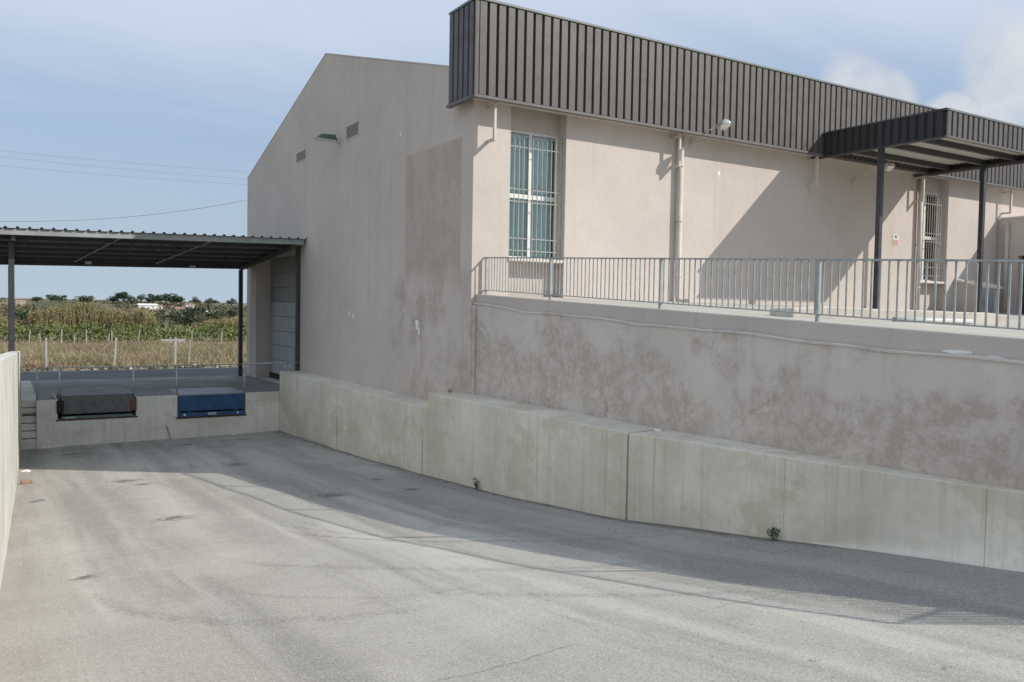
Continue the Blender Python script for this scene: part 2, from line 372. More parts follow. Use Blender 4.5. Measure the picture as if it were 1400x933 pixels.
def glass_mat():
    m = bpy.data.materials.new('tinted_window_glass'); m.use_nodes = True; nt = m.node_tree
    nt.nodes.clear(); o = nt.nodes.new('ShaderNodeOutputMaterial')
    tr = nt.nodes.new('ShaderNodeBsdfTransparent'); tr.inputs[0].default_value = (.87, .94, .925, 1)
    gl = nt.nodes.new('ShaderNodeBsdfGlossy'); gl.inputs[0].default_value = (.9, .95, .95, 1); gl.inputs['Roughness'].default_value = .03
    fr = nt.nodes.new('ShaderNodeFresnel'); fr.inputs[0].default_value = 1.52
    mx = nt.nodes.new('ShaderNodeMixShader')
    ad = nt.nodes.new('ShaderNodeMath'); ad.operation = 'ADD'; ad.inputs[1].default_value = .03
    nt.links.new(fr.outputs[0], ad.inputs[0]); nt.links.new(ad.outputs[0], mx.inputs[0])
    nt.links.new(tr.outputs[0], mx.inputs[1]); nt.links.new(gl.outputs[0], mx.inputs[2]); nt.links.new(mx.outputs[0], o.inputs[0])
    return m

PINK = (.585, .52, .468)
MAT = dict(
    facade=stucco('cream_pink_render', PINK, 'facade'), gable=stucco('gable_render', PINK, 'gable'),
    terrace=stucco('damp_terrace_render', (.61, .555, .50), 'terrace'),
    coping=stucco('grey_coping_render', (.53, .475, .43), 'facade'),
    concrete=concrete('cast_concrete', (.71, .66, .565)), white_wall=concrete('pale_wall_concrete', (.64, .635, .585), (.56, .53, .44), .86),
    dock=concrete('dock_concrete', (.72, .69, .62), (.5, .4, .28), .7),
    slab=plain('dock_slab_grey', (.27, .268, .262), .85, .2, 1.2, bump=.2, dirt=(.11, .11, .11)),
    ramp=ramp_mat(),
    clad=cladding('brown_ribbed_cladding', (.084, .075, .069)),
    cladedge=plain('groove_shade_backing', (.022, .02, .02), .5, .1),  # near-black colour paints in the shadow of the grooves between ribs
    trim=plain('grey_green_metal_trim', (.15, .17, .17), .4, .1, 2, spec=.5),
    darktrim=plain('brown_metal_trim', (.12, .107, .10), .45, .1, 2, spec=.5),
    charcoal=plain('charcoal_steel_paint', (.045, .046, .05), .45, .2, 4, spec=.5, dirt=(.10, .075, .06)),
    charclad=cladding('charcoal_ribbed_cladding', (.03, .03, .032)),
    galv=plain('galvanised_steel', (.40, .44, .45), .48, .14, 5, metal=.35, spec=.5),
    rail=plain('weathered_galvanised_rail', (.36, .375, .37), .55, .18, 6, metal=.2, dirt=(.23, .17, .12)),
    cream=plain('cream_pipe_paint', (.56, .51, .455), .6, .08, 3),
    sheet=plain('underside_pale_sheet', (.60, .585, .53), .5, .08, 1.5),
    darksheet=plain('grey_roof_sheet', (.28, .30, .295), .5, .15, 2, dirt=(.12, .12, .11)),
    gutter=plain('pale_grey_channel', (.31, .33, .32), .5, .12, 2, dirt=(.26, .25, .22)),
    white=plain('white_window_aluminium', (.78, .78, .76), .4, .04), glass=glass_mat(),
    grille=plain('pale_grille_paint', (.50, .48, .44), .5, .1, 6),
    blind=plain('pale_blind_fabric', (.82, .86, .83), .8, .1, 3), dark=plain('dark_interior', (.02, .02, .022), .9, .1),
    sill=plain('pale_stone_sill', (.66, .60, .54), .7, .08, 3), doorg=plain('grey_door_panel', (.38, .40, .395), .5, .06, 1.5, dirt=(.27, .28, .27)),
    doord=plain('upper_grey_door_panel', (.22, .225, .215), .5, .06, 1.5),
    blue=plain('dock_leveller_blue', (.02, .072, .165), .45, .2, 4, spec=.5, dirt=(.02, .04, .09)),
    greylev=plain('worn_grey_steel', (.12, .12, .115), .6, .2, 4, dirt=(.12, .075, .045)),
    deckplate=plain('scuffed_deck_plate', (.24, .26, .28), .5, .2, 3, metal=.2, dirt=(.12, .12, .12)),
    rust=plain('rusty_edge', (.115, .07, .045), .8, .3, 9, dirt=(.09, .06, .045)), rubber=plain('black_rubber', (.018, .017, .016), .8, .2, 5),
    label=plain('off_white_label', (.64, .62, .57), .6, .08, 9), red=plain('faded_red_print', (.55, .30, .23), .7, .1, 20),
    ink=plain('grey_print', (.16, .16, .16), .7, .1), flake=plain('bare_white_plaster', (.80, .79, .76), .9, .05, 6),
    roof=plain('fibre_cement_roof', (.32, .29, .26), .85, .15, .6),
    road=plain('road_asphalt', (.085, .086, .09), .9, .2, .7, dirt=(.13, .13, .125)),
    terracefloor=plain('terrace_concrete_floor', (.44, .42, .375), .9, .12, .8, bump=.25, dirt=(.33, .31, .27)),
    kerb=plain('rough_kerb_concrete', (.58, .54, .46), .9, .12, 2.5, bump=.4, bscale=40, dirt=(.34, .30, .24)),
    brick=plain('terracotta_brick', (.32, .19, .14), .85, .2, 14), paper=plain('white_litter', (.75, .74, .72), .8, .05),
    pvc=plain('grey_white_pvc', (.58, .58, .55), .4, .06, 3),
    wood=plain('grey_pole_wood', (.20, .17, .14), .85, .2, 5), wire=plain('grey_cable', (.2, .205, .21), .6, .05),
    postc=plain('pale_concrete_post', (.40, .39, .365), .85, .12, 5), postw=plain('weathered_stake', (.33, .29, .24), .85, .2, 5),
    grass=grass_mat(), vine=leafy('vine_leaf', (.088, .128, .036), (.17, .18, .06)),
    cane=leafy('dry_cane', (.33, .275, .15), (.22, .205, .10)), pine=leafy('hazed_pine_needles', (.045, .068, .038), (.07, .095, .05)),  # pine greens lightened so the colour carries distance haze
    olive=leafy('olive_leaf', (.085, .10, .055), (.13, .135, .075)), scrub=leafy('scrub_leaf', (.10, .105, .055), (.19, .155, .09)), weed=leafy('weed_leaf', (.05, .085, .03), (.09, .11, .04)),
    bark=plain('tree_bark', (.12, .085, .06), .9, .2, 4), house=plain('white_house_render', (.74, .72, .68), .9, .04, .3),
    stonehouse=plain('tawny_house_stone', (.46, .40, .32), .9, .08, .4), pinkhouse=plain('pink_house_render', (.44, .33, .27), .9, .06, .3), tile=plain('terracotta_roof', (.30, .20, .15), .9, .2, 1.),
    shutter=plain('grey_shutter', (.30, .29, .27), .8, .1),
    stone=plain('pale_rubble', (.42, .39, .34), .9, .25, 3), darkrub=plain('dark_rubble', (.03, .03, .03), .9, .3, 3),
    lampglass=plain('lamp_glass', (.62, .62, .58), .2, .05, spec=.6), lampbody=plain('green_grey_lamp_housing', (.10, .14, .13), .4, .1, spec=.5),
    chrome=plain('polished_lamp_cover', (.72, .70, .66), .22, .06, metal=.7), debris=plain('ramp_grit', (.40, .385, .355), .9, .4, 20),
)
def soil():
    t = NT('field_soil', .95, .1)
    c = t.mix(t.sm(t.noise(.05, 6, .6), .35, .65), (.24, .19, .12), (.15, .145, .075))
    c = t.mix(t.sm(t.noise(.4, 6, .7), .4, .7, 0, .6), c, (.29, .225, .14))
    far = t.sm(t.y, 140, 260)
    f = t.mix(t.sm(t.noise(.022, 7, .62, vec=t.vec(1, .35, 1)), .42, .58), (.10, .105, .06), (.23, .19, .125))
    c = t.mix(far, c, f)
    t.color(c); t.bump(t.noise(3, 6, .7), .4, .1); return t.m
MAT['soil'] = soil()

# ------------------------------------------------------------------ terrain, ramp, road, terrace
def lerp_tab(tab, y):
    if y <= tab[0][0]: return tab[0][1]
    for (a, b), (c, d) in zip(tab, tab[1:]):
        if y <= c: return b + (d-b)*(y-a)/(c-a)
    return tab[-1][1]
RAMP = [(-40, -1.32), (-6, -1.34), (-3, -1.52), (0, -1.88), (2.5, -2.24), (4.4, -2.52), (7.4, -2.93), (9.8, -3.2), (10.9, -3.33), (13.2, -3.53), (14.4, -3.62),
        (16.9, -3.77), (20.5, -4.0), (25.4, -4.2), (30, -4.38)]
def rz(x, y): return (lerp_tab(RAMP, y-.5)+lerp_tab(RAMP, y)+lerp_tab(RAMP, y+.5))/3 - .012*(8.15-x)
TERR = [(-400, -1.35), (-6, -1.4), (28, -3.36), (60, -3.35), (80, -3.75), (120, -3.9), (200, -4.6), (300, -5.5), (420, -3.6), (520, -.6), (700, .8), (6000, 1.0)]
def tz(x, y):
    h = lerp_tab(TERR, y)
    if y > 150: h += min(1, (y-150)/250)*.8*math.sin(x*.011+1.3)*math.cos(y*.008)
    return h
def grid(name, xs, ys, fz, mat, skip=None):
    mb = MB(); idx = {}
    for j, y in enumerate(ys):
        for i, x in enumerate(xs):
            idx[i, j] = len(mb.v); mb.v.append((x, y, fz(x, y)))
    for j in range(len(ys)-1):
        for i in range(len(xs)-1):
            if skip and skip((xs[i]+xs[i+1])/2, (ys[j]+ys[j+1])/2): continue
            mb.f.append((idx[i, j], idx[i+1, j], idx[i+1, j+1], idx[i, j+1]))
    return mb.obj(name, mat, origin=(0, 0, 0), smooth=True)
xs = [-3000, -1500, -700, -300, -120, -60, -30, -14, -6, -.6, 4, 9.05, 14, 20, 26, 32, 40, 55, 80, 110, 150, 200, 300, 500, 900, 1600, 3000]
ys = [-400, -150, -60, -30, -14, -6, -3, 0, 4, 8, 12, 16, 20, 24, 28.4, 33, 38, 44, 52, 60, 70, 80, 100, 120, 150, 200, 250, 300, 360, 420, 470, 520, 600, 700, 1000, 2000, 4000, 6000]
tag(grid('ground', xs, ys, tz, MAT['soil'], lambda x, y: -.6 < x < 9.05 and -14 < y < 28.4), kind='structure')
rx = [-.6+i*.305 for i in range(31)]
ry = [-14+i*.4 for i in range(107)]
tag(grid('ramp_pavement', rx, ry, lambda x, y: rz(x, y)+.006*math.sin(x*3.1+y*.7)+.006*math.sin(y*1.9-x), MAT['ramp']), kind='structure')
tag(grid('road', [-60, -20, 0, 8, 20, 60], [37.5, 41, 44.6], lambda x, y: tz(x, y)+.05, MAT['road']), kind='structure')

def edge_z(y):   # sloping top of the terrace wall
    return lerp_tab([(.9, -.50), (2.6, -.34), (3.8, -.245), (16.1, .315)], y)
def terr_z(x, y): return edge_z(y) - .006*max(0, x-8.85) - .004
tag(grid('terrace', [9.0, 12, 16, 20, 26, 32, 42], [1.0, 2.6, 3.8, 6, 9, 12, 16.2], terr_z, MAT['terracefloor']), kind='structure')

# ------------------------------------------------------------------ retaining walls
XG, YF = 8.85, 16.08
def concrete_retaining_wall():
    root = empty('retaining_wall', (8.4, 12, -4), 'long low streaky concrete retaining wall along the ramp below the pink wall', 'wall')
    def face_x(y): return lerp_tab([(-6, 8.86), (4.4, 8.84), (9.8, 8.17), (40, 8.15)], y)
    def seg(y0, y1, z0, z1, gap=.005):
        n = max(1, int((y1-y0)/.8)); mb = MB()
        ya, yb = y0+gap/2, y1-gap/2
        for k in range(n+1):
            y = ya+(yb-ya)*k/n; x = face_x(y); zt = z0+(z1-z0)*k/n; zb = rz(8.2, y)-.35
            j = .006*math.sin(y*5.1)
            mb.v += [(x, y, zb), (9.1, y, zb), (9.1, y, zt+.012), (x+.012, y, zt+j), (x, y, zt-.012+j)]
        for k in range(n):
            for q in range(5):
                a = k*5+q; b = k*5+(q+1) % 5
                mb.f.append((a, a+5, b+5, b))
        mb.f.append((0, 1, 2, 3, 4)); e = n*5; mb.f.append((e+4, e+3, e+2, e+1, e))
        mb.obj('concrete_panel', MAT['concrete'], root)
    lows = [28.32, 27.6, 25.2, 20.6, 18.3, 16.75]
    for a, b in zip(lows, lows[1:]): seg(b, a, -2.27, -2.27)
    zs = lambda y: lerp_tab([(-6, -1.2), (0, -1.5), (4.4, -1.77), (9.8, -1.86), (16.8, -1.91)], y)
    highs = [16.742, 10.92, 9.8, 7.1, 4.72, 2.2, -.5, -3.5]
    for a, b in zip(highs, highs[1:]):
        a -= .018*(a == 9.8); b += .018*(b == 9.8)   # open movement joint
        seg(b, a, zs(b), zs(a))
    # faint formwork boards left proud of the face
    for y0, y1, z0, z1 in ((17.0, 18.15, -3.85, -3.02), (22.6, 25.0, -4.1, -3.12)):
        MB().box(8.138, 8.16, y0, y1, z0, z1).obj('formwork_scar', MAT['concrete'], root, bevel=.006)
concrete_retaining_wall()

def terrace_wall():
    root = empty('terrace_wall', (8.95, 8, -1.9), 'damp stained pinkish rendered terrace wall with cracks, under the metal railing', 'wall')
    ys = [16.06-.5*k for k in range(31)] + [.9]; ys = sorted(set(ys))
    def strip(name, x0, x1, ft, fb, mat):
        mb = MB(); n = len(ys)
        for y in ys: mb.v += [(x0, y, fb(y)), (x1, y, fb(y)), (x1, y, ft(y)), (x0+.012, y, ft(y)), (x0, y, ft(y)-.012)]
        for k in range(n-1):
            for q in range(5):
                a = k*5+q; b = k*5+(q+1) % 5; mb.f.append((a, a+5, b+5, b))
        mb.f.append((0, 1, 2, 3, 4)); e = (n-1)*5; mb.f.append((e+4, e+3, e+2, e+1, e))
        return mb.obj(name, mat, root)
    wob = lambda y: .014*math.sin(y*1.7)+.010*math.sin(y*3.9+1)+.05*max(0, 1-abs(y-15.6)/1.3)
    bz = lambda y: edge_z(y)-.245+wob(y)
    strip('wall', 8.918, 9.3, lambda y: bz(y)-.0, lambda y: -2.6+.0*y, MAT['terrace'])
    strip('coping_band', 8.957, 9.3, edge_z, lambda y: bz(y)-.06, MAT['coping'])
    strip('bead', 8.896, 8.955, lambda y: bz(y)+.012, lambda y: bz(y)-.022+.006*math.sin(y*7), MAT['terrace'])
    # return wall at the near end of the terrace
    MB().box(8.93, 42, .68, .897, -2.4, edge_z(1)+.0).obj('end_wall', MAT['terrace'], root)
    # rough patches of white filler on the coping
    for y0, y1, dz in ((5.35, 5.02, 0), (4.9, 4.72, -.03)):
        mb = MB(); pts = []
        for k in range(12):
            a = 2*math.pi*k/12; r = 1+.25*rnd.random()
            pts.append(((y0+y1)/2+math.cos(a)*abs(y1-y0)/2*r, bz((y0+y1)/2)+.03+dz+math.sin(a)*.018*r))
        mb.prism(pts, 'x', 8.948, 8.97); mb.obj('filler_patch', MAT['flake'], root)
terrace_wall()

def left_wall():
    root = empty('boundary_wall', (0, 10, -3), 'white sunlit boundary wall edging the ramp opposite the warehouse', 'wall')
    fx = lambda y: -.386+.0322*y
    zt = lambda y: lerp_tab([(-14, .0), (4, -.45), (12, -.74), (28.3, -1.49)], y)
    ys = [-12, -6, 0, 4, 8, 12, 16, 20, 24, 28.29]
    for a, b in zip(ys, ys[1:]):
        mb = MB(); p = []
        for y, g in ((a, .004), (b, -.004)):
            y += g
            p.append([(fx(y)-.25, y, rz(0, y)-.5), (fx(y), y, rz(0, y)-.5), (fx(y), y, zt(y)), (fx(y)-.25, y, zt(y))])
        mb.add(p[0]+p[1], [(0, 1, 2, 3), (7, 6, 5, 4), (0, 4, 5, 1), (1, 5, 6, 2), (2, 6, 7, 3), (3, 7, 4, 0)])
        mb.obj('wall_section', MAT['white_wall'], root, bevel=.012)
left_wall()

# ------------------------------------------------------------------ warehouse
FZ0, FZ1 = 4.52, 6.58
BX1 = 42.0
def warehouse():
    R = empty('warehouse', (9, 16.1, -3), 'pale pink rendered gabled warehouse with brown ribbed metal fascia', 'building')
    # gable wall with the loading door opening
    poly = [(16.08, -2.6), (28.42, -2.6), (28.42, 1.86), (34.15, 1.86), (34.15, -3.4), (35.6, -3.4), (35.6, 5.25), (25.9, 7.98), (16.08, 5.2)]
    g = MB().prism(poly, 'x', XG, XG+.62).obj('gable_wall', MAT['gable'], R)
    # lower corner pilaster where the terrace wall meets the building
    MB().box(XG-.012, 9.3, 16.05, 16.34, -2.3, .06).obj('corner_pilaster', MAT['gable'], R, bevel=.03)
    MB().box(XG+.02, XG+.5, 15.93, 16.079, -2.3, .07).obj('corner_fillet', MAT['terrace'], R)
    # thin coping along the gable verge
    for (a, b) in (((16.3, 5.265), (25.9, 7.985)), ((25.9, 7.985), (35.62, 5.25))):
        MB().prism([a, b, (b[0], b[1]+.035), (a[0], a[1]+.035)], 'x', XG-.006, XG+.65).obj('verge_coping', MAT['gable'], R)
    # facade in bays, with tall window niches
    niches = [(9.80, 11.33), (25.42, 26.93), (36.5, 38.0)]
    xs = [XG]
    for a, b in niches: xs += [a, b]
    xs.append(BX1)
    for i in range(0, len(xs), 2):
        z0 = -.3; MB().box(xs[i]+(.0 if i else .621), xs[i+1], YF, YF+.5, z0, 5.2).obj('facade_wall', MAT['facade'], R) if i else \
            MB().box(XG+.002, xs[1], YF-.004, YF+.5, -.3, 5.1).obj('facade_wall', MAT['facade'], R)
    for a, b in niches:
        MB().box(a, b, YF+.33, YF+.6, -.3, 1.17).obj('niche_wall', MAT['facade'], R)
        MB().box(a, b, YF+.33, YF+.6, 4.12, 5.1).obj('niche_wall', MAT['facade'], R)
        window(R, a, b)
    MB().box(XG+.65, BX1-.1, 16.9, 17.0, -.3, 5).obj('interior_shade_sheet', MAT['dark'], R)  # added dark sheet stands in for the unlit interior behind the windows
    # other walls and the two roof slopes
    MB().prism([(16.5, -3.4), (35.6, -3.4), (35.6, 5.2), (25.9, 7.9), (16.5, 5.2)], 'x', BX1-.3, BX1).obj('far_gable_wall', MAT['gable'], R)
    MB().box(XG+.63, BX1-.31, 35.2, 35.58, -3.4, 5.2).obj('rear_wall', MAT['gable'], R)
    for (a, b) in (((16.2, 5.08), (25.9, 7.80)), ((25.9, 7.80), (35.75, 5.08))):
        MB().prism([a, b, (b[0], b[1]+.1), (a[0], a[1]+.1)], 'x', XG+.64, BX1+.1).obj('roof_slope', MAT['roof'], R)
    # ribbed fascia
    fascia(R)
    # loading door: sectional panels set back in the opening
    D = MB().box(9.47, 9.53, 28.3, 34.2, -2.96, 1.9).obj('loading_door', MAT['doord'], R)
    n = 8; z0 = -2.75; dz = (1.84-z0)/n
    for k in range(n):
        MB().box(9.425, 9.468, 28.5, 34.1, z0+k*dz+.008, z0+(k+1)*dz-.008).obj('door_panel', MAT['doorg'] if k < 5 else MAT['doord'], D, bevel=.008)
    MB().box(9.41, 9.46, 28.5, 34.1, -2.955, -2.76).obj('door_seal', MAT['rubber'], D)
    MB().box(8.79, 8.848, 28.52, 28.66, -2.2, 1.84).obj('door_jamb_trim', MAT['gutter'], R)
    # gable vents
    for (y0, y1, z0, z1) in ((27.82, 28.89, 4.94, 5.34), (22.93, 23.98, 4.94, 5.40)):
        v = MB(); t = .05
        v.box(XG-.012, XG+.0, y0, y1, z0, z0+t).box(XG-.012, XG, y0, y1, z1-t, z1).box(XG-.012, XG, y0, y0+t, z0+t, z1-t).box(XG-.012, XG, y1-t, y1, z0+t, z1-t)
        o = v.obj('vent', MAT['gable'], R)
        MB().box(XG-.004, XG-.001, y0+t, y1-t, z0+t, z1-t).obj('vent_shade_sheet', MAT['dark'], o)  # wall is uncut here; flat dark sheet paints the shade inside the vent
        n = 7
        for k in range(n):
            z = z0+t+(z1-z0-2*t)*(k+.3)/n
            MB().hexa([(XG-.03, y0+t, z), (XG-.005, y0+t, z+.025), (XG-.005, y1-t, z+.025), (XG-.03, y1-t, z),
                       (XG-.03, y0+t, z+.012), (XG-.005, y0+t, z+.037), (XG-.005, y1-t, z+.037), (XG-.03, y1-t, z+.012)]).obj('slat', MAT['cream'], o)
    # downpipes with clips and shoes
    for X in (14.84, 25.2):
        p = MB().tube([(X, YF-.11, 4.5), (X, YF-.11, .42), (X, YF-.14, .33), (X+.03, YF-.25, .27), (X+.04, YF-.34, .255)] if X < 20 else
                      [(X, YF-.11, 4.5), (X, YF-.11, .2)], .075, 14).obj('downpipe', MAT['cream'], R, smooth=True)
        if X < 20: MB().tube([(X+.04, YF-.33, .256), (X+.045, YF-.40, .254)], .085, 14).obj('shoe', MAT['lampbody'], p, smooth=True)
        for z in (.9, 2.3, 3.7): MB().tube([(X, YF-.11, z), (X, YF-.11, z+.05)], .081, 14).obj('clip', MAT['cream'], p, smooth=True)
        MB().box(X-.02, X+.02, YF-.1, YF, 2.31, 2.34).obj('clip', MAT['cream'], p)
    # fascia hangers
    for X in (9.2, 14.6, 19.86, 25.0, 30.2, 35.4):
        b = MB().box(X-.03, X+.03, YF-.34, YF-.27, 3.66, 4.56).obj('hanger', MAT['cream'], R, bevel=.004)
        MB().box(X-.028, X+.028, YF-.27, YF, 3.66, 3.72).obj('arm', MAT['cream'], b)
        MB().box(X-.028, X+.028, YF-.27, YF, 4.40, 4.45).obj('arm', MAT['cream'], b)
    # bare plaster scars
    def flake(axis, u, z, w, h, seed):
        r = random.Random(seed); pts = []
        for k in range(14):
            a = 2*math.pi*k/14; q = .7+.5*r.random(); pts.append((u+math.cos(a)*w*q, z+math.sin(a)*h*q))
        mb = MB()
        if axis == 'x': mb.prism(pts, 'x', XG-.003, XG+.01)
        else: mb.prism(pts, 'y', YF-.007, YF+.01)
        mb.obj('plaster_scar', MAT['flake'], R)
    flake('x', 18.85, -.42, .10, .13, 1); flake('x', 18.74, -.58, .05, .12, 2); flake('x', 23.55, -.22, .06, .09, 3)
    flake('x', 23.25, -.27, .05, .10, 4); flake('x', 20.0, 4.48, .05, .055, 5); flake('x', 27.4, .6, .03, .06, 8)
    flake('y', 16.3, 3.72, .05, .05, 6); flake('y', 16.28, 3.64, .03, .04, 7)
    return R

def window(R, a, b):
    z0, z1 = 1.17, 4.12; Y = YF+.36
    w = MB()
    w.box(a, a+.05, Y, Y+.07, z0, z1).box(b-.05, b, Y, Y+.07, z0, z1).box(a+.05, b-.05, Y, Y+.07, z0, z0+.06).box(a+.05, b-.05, Y, Y+.07, z1-.05, z1)
    o = w.obj('window', MAT['white'], R)
    cx = (a+b)/2; zm = 2.62
    MB().box(cx-.035, cx+.035, Y-.005, Y+.075, z0+.06, z1-.05).obj('mullion', MAT['white'], o)
    MB().box(a+.05, cx-.035, Y-.004, Y+.074, zm-.05, zm+.05).obj('transom', MAT['white'], o)
    MB().box(cx+.035, b-.05, Y-.004, Y+.074, zm-.05, zm+.05).obj('transom', MAT['white'], o)
    for (x0, x1) in ((a+.05, cx-.035), (cx+.035, b-.05)):
        for (q0, q1) in ((z0+.06, zm-.05), (zm+.05, z1-.05)):
            MB().box(x0, x1, Y+.03, Y+.036, q0, q1).obj('pane', MAT['glass'], o)
            MB().box(x0, x1, Y+.15, Y+.165, q1-.34, q1-.30).obj('blind_rail', MAT['galv'], o)
    n = 15
    for k in range(n):
        x = a+.06+(b-a-.12)*(k+.5)/n; h = .0475
        MB().hexa([(x-h, Y+.13, z0+.08), (x+h, Y+.115, z0+.08), (x+h, Y+.119, z0+.08), (x-h, Y+.134, z0+.08),
                   (x-h, Y+.13, z1-.08), (x+h, Y+.115, z1-.08), (x+h, Y+.119, z1-.08), (x-h, Y+.134, z1-.08)]).obj('blind_slat', MAT['blind'], o)
    MB().box(a-.0, b, YF-.05, YF+.38, z0-.075, z0-.002).obj('sill', MAT['sill'], R, bevel=.008)
    G = MB().box(a+.01, b-.01, YF+.135, YF+.15, z1-.16, z1-.145).obj('window_grille', MAT['grille'], R)
    for z in (z1-.42, 2.74, 2.46, 1.62, 1.34): MB().box(a+.01, b-.01, YF+.135, YF+.15, z, z+.016).obj('bar', MAT['grille'], G)
    for k in range(12):
        x = a+.07+(b-a-.14)*k/11
        MB().tube([(x, YF+.126, z0+.03), (x, YF+.126, z1+.02)], .009, 6).obj('bar', MAT['grille'], G)

def strip_mesh(name, w, h, d, mat):
    """one rib of trapezoid cladding standing on its back plane, facing -Y, width along X"""
    s = .014
    mb = MB().prism([(-w/2, 0), (w/2, 0), (w/2-s, -d), (-w/2+s, -d)], 'z', 0, h)
    return mb.mesh(name, mat)
def fascia(R):
    y0 = YF-.4; p = .2345; d = .055
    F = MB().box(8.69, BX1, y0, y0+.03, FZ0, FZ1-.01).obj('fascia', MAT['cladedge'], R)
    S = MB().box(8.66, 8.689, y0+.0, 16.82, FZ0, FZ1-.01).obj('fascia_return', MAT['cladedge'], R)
    me = strip_mesh('cladding_rib', .192, FZ1-FZ0-.10, d, MAT['clad'])
    n = int((BX1-8.75)/p)
    for k in range(n): link('cladding_rib', me, F, (8.80+k*p, y0-.0005, FZ0+.05))
    for k in range(5):
        o = link('cladding_rib', me, S, (8.6595, y0+.13+k*p, FZ0+.05)); o.rotation_euler = (0, 0, -math.pi/2)
    # corner, top cap, bottom drip flange, soffit
    MB().box(8.61, 8.705, y0-.045, y0-.001, FZ0+.03, FZ1-.03).obj('corner_trim', MAT['clad'], F, bevel=.006)
    MB().box(8.59, BX1, y0-.075, y0+.10, FZ1-.03, FZ1+.025).obj('cap', MAT['trim'], F, bevel=.006)
    MB().box(8.59, 8.72, y0+.101, 16.86, FZ1-.03, FZ1+.025).obj('cap', MAT['trim'], S, bevel=.006)
    MB().box(8.59, BX1, y0-.085, y0+.02, FZ0-.03, FZ0+.035).obj('drip_flange', MAT['darktrim'], F, bevel=.006)
    MB().box(8.57, 8.69, y0+.021, 16.88, FZ0-.03, FZ0+.035).obj('drip_flange', MAT['darktrim'], S, bevel=.012)
    MB().box(8.70, BX1, y0+.031, YF-.005, 4.555, 4.57).obj('soffit', MAT['cream'], R)
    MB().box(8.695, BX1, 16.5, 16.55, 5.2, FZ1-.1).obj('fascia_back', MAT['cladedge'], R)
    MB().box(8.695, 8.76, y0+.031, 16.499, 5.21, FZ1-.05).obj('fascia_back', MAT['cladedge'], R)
warehouse()

# annex projecting from the facade, hutch beside it
def annex():
    R = empty('side_annex', (32, 13, 0), 'low flat pink annex with a dark doorway projecting from the warehouse front', 'building')
    MB().prism([(16.07, -.2), (16.07, 3.46), (9.0, 3.46), (9.0, -.2), (14.2, -.2), (14.2, 2.16), (15.35, 2.16), (15.35, -.2)], 'x', 30.0, 30.4).obj('side_wall', MAT['facade'], R)
    MB().box(30.0, 36, 8.7, 8.998, -.2, 3.46).obj('front_wall', MAT['facade'], R)
    MB().box(30.401, 36, 9.0, 16.07, 3.2, 3.44).obj('roof', MAT['roof'], R)
    MB().box(29.97, 36.05, 8.66, 16.0, 3.461, 3.52).obj('coping', MAT['sill'], R)
    MB().box(30.25, 30.3, 14.2, 15.35, -.2, 2.16).obj('door', MAT['charcoal'], R)
    MB().tube([(29.92, 15.72, .1), (29.92, 15.72, 3.3)], .07, 12).obj('downpipe', MAT['cream'], R, smooth=True)
annex()
def hutch():
    R = empty('meter_hutch', (28, 15.7, .1), 'small pink hutch with sloping lid and louvred front against the warehouse', 'hutch')
    zb = .0
    MB().prism([(16.07, zb), (15.30, zb), (15.30, 1.0), (16.07, 1.22)], 'x', 27.5, 28.7).obj('body', MAT['facade'], R)
    MB().prism([(16.07, 1.223), (15.2, .975), (15.2, 1.055), (16.07, 1.303)], 'x', 27.42, 28.8).obj('lid', MAT['sill'], R)
    L = MB().box(27.75, 28.45, 15.27, 15.30, .2, .85).obj('louvre', MAT['galv'], R)
    for k in range(8): MB().box(27.79, 28.41, 15.245, 15.268, .24+k*.075, .28+k*.075).obj('slat', MAT['galv'], L)
hutch()

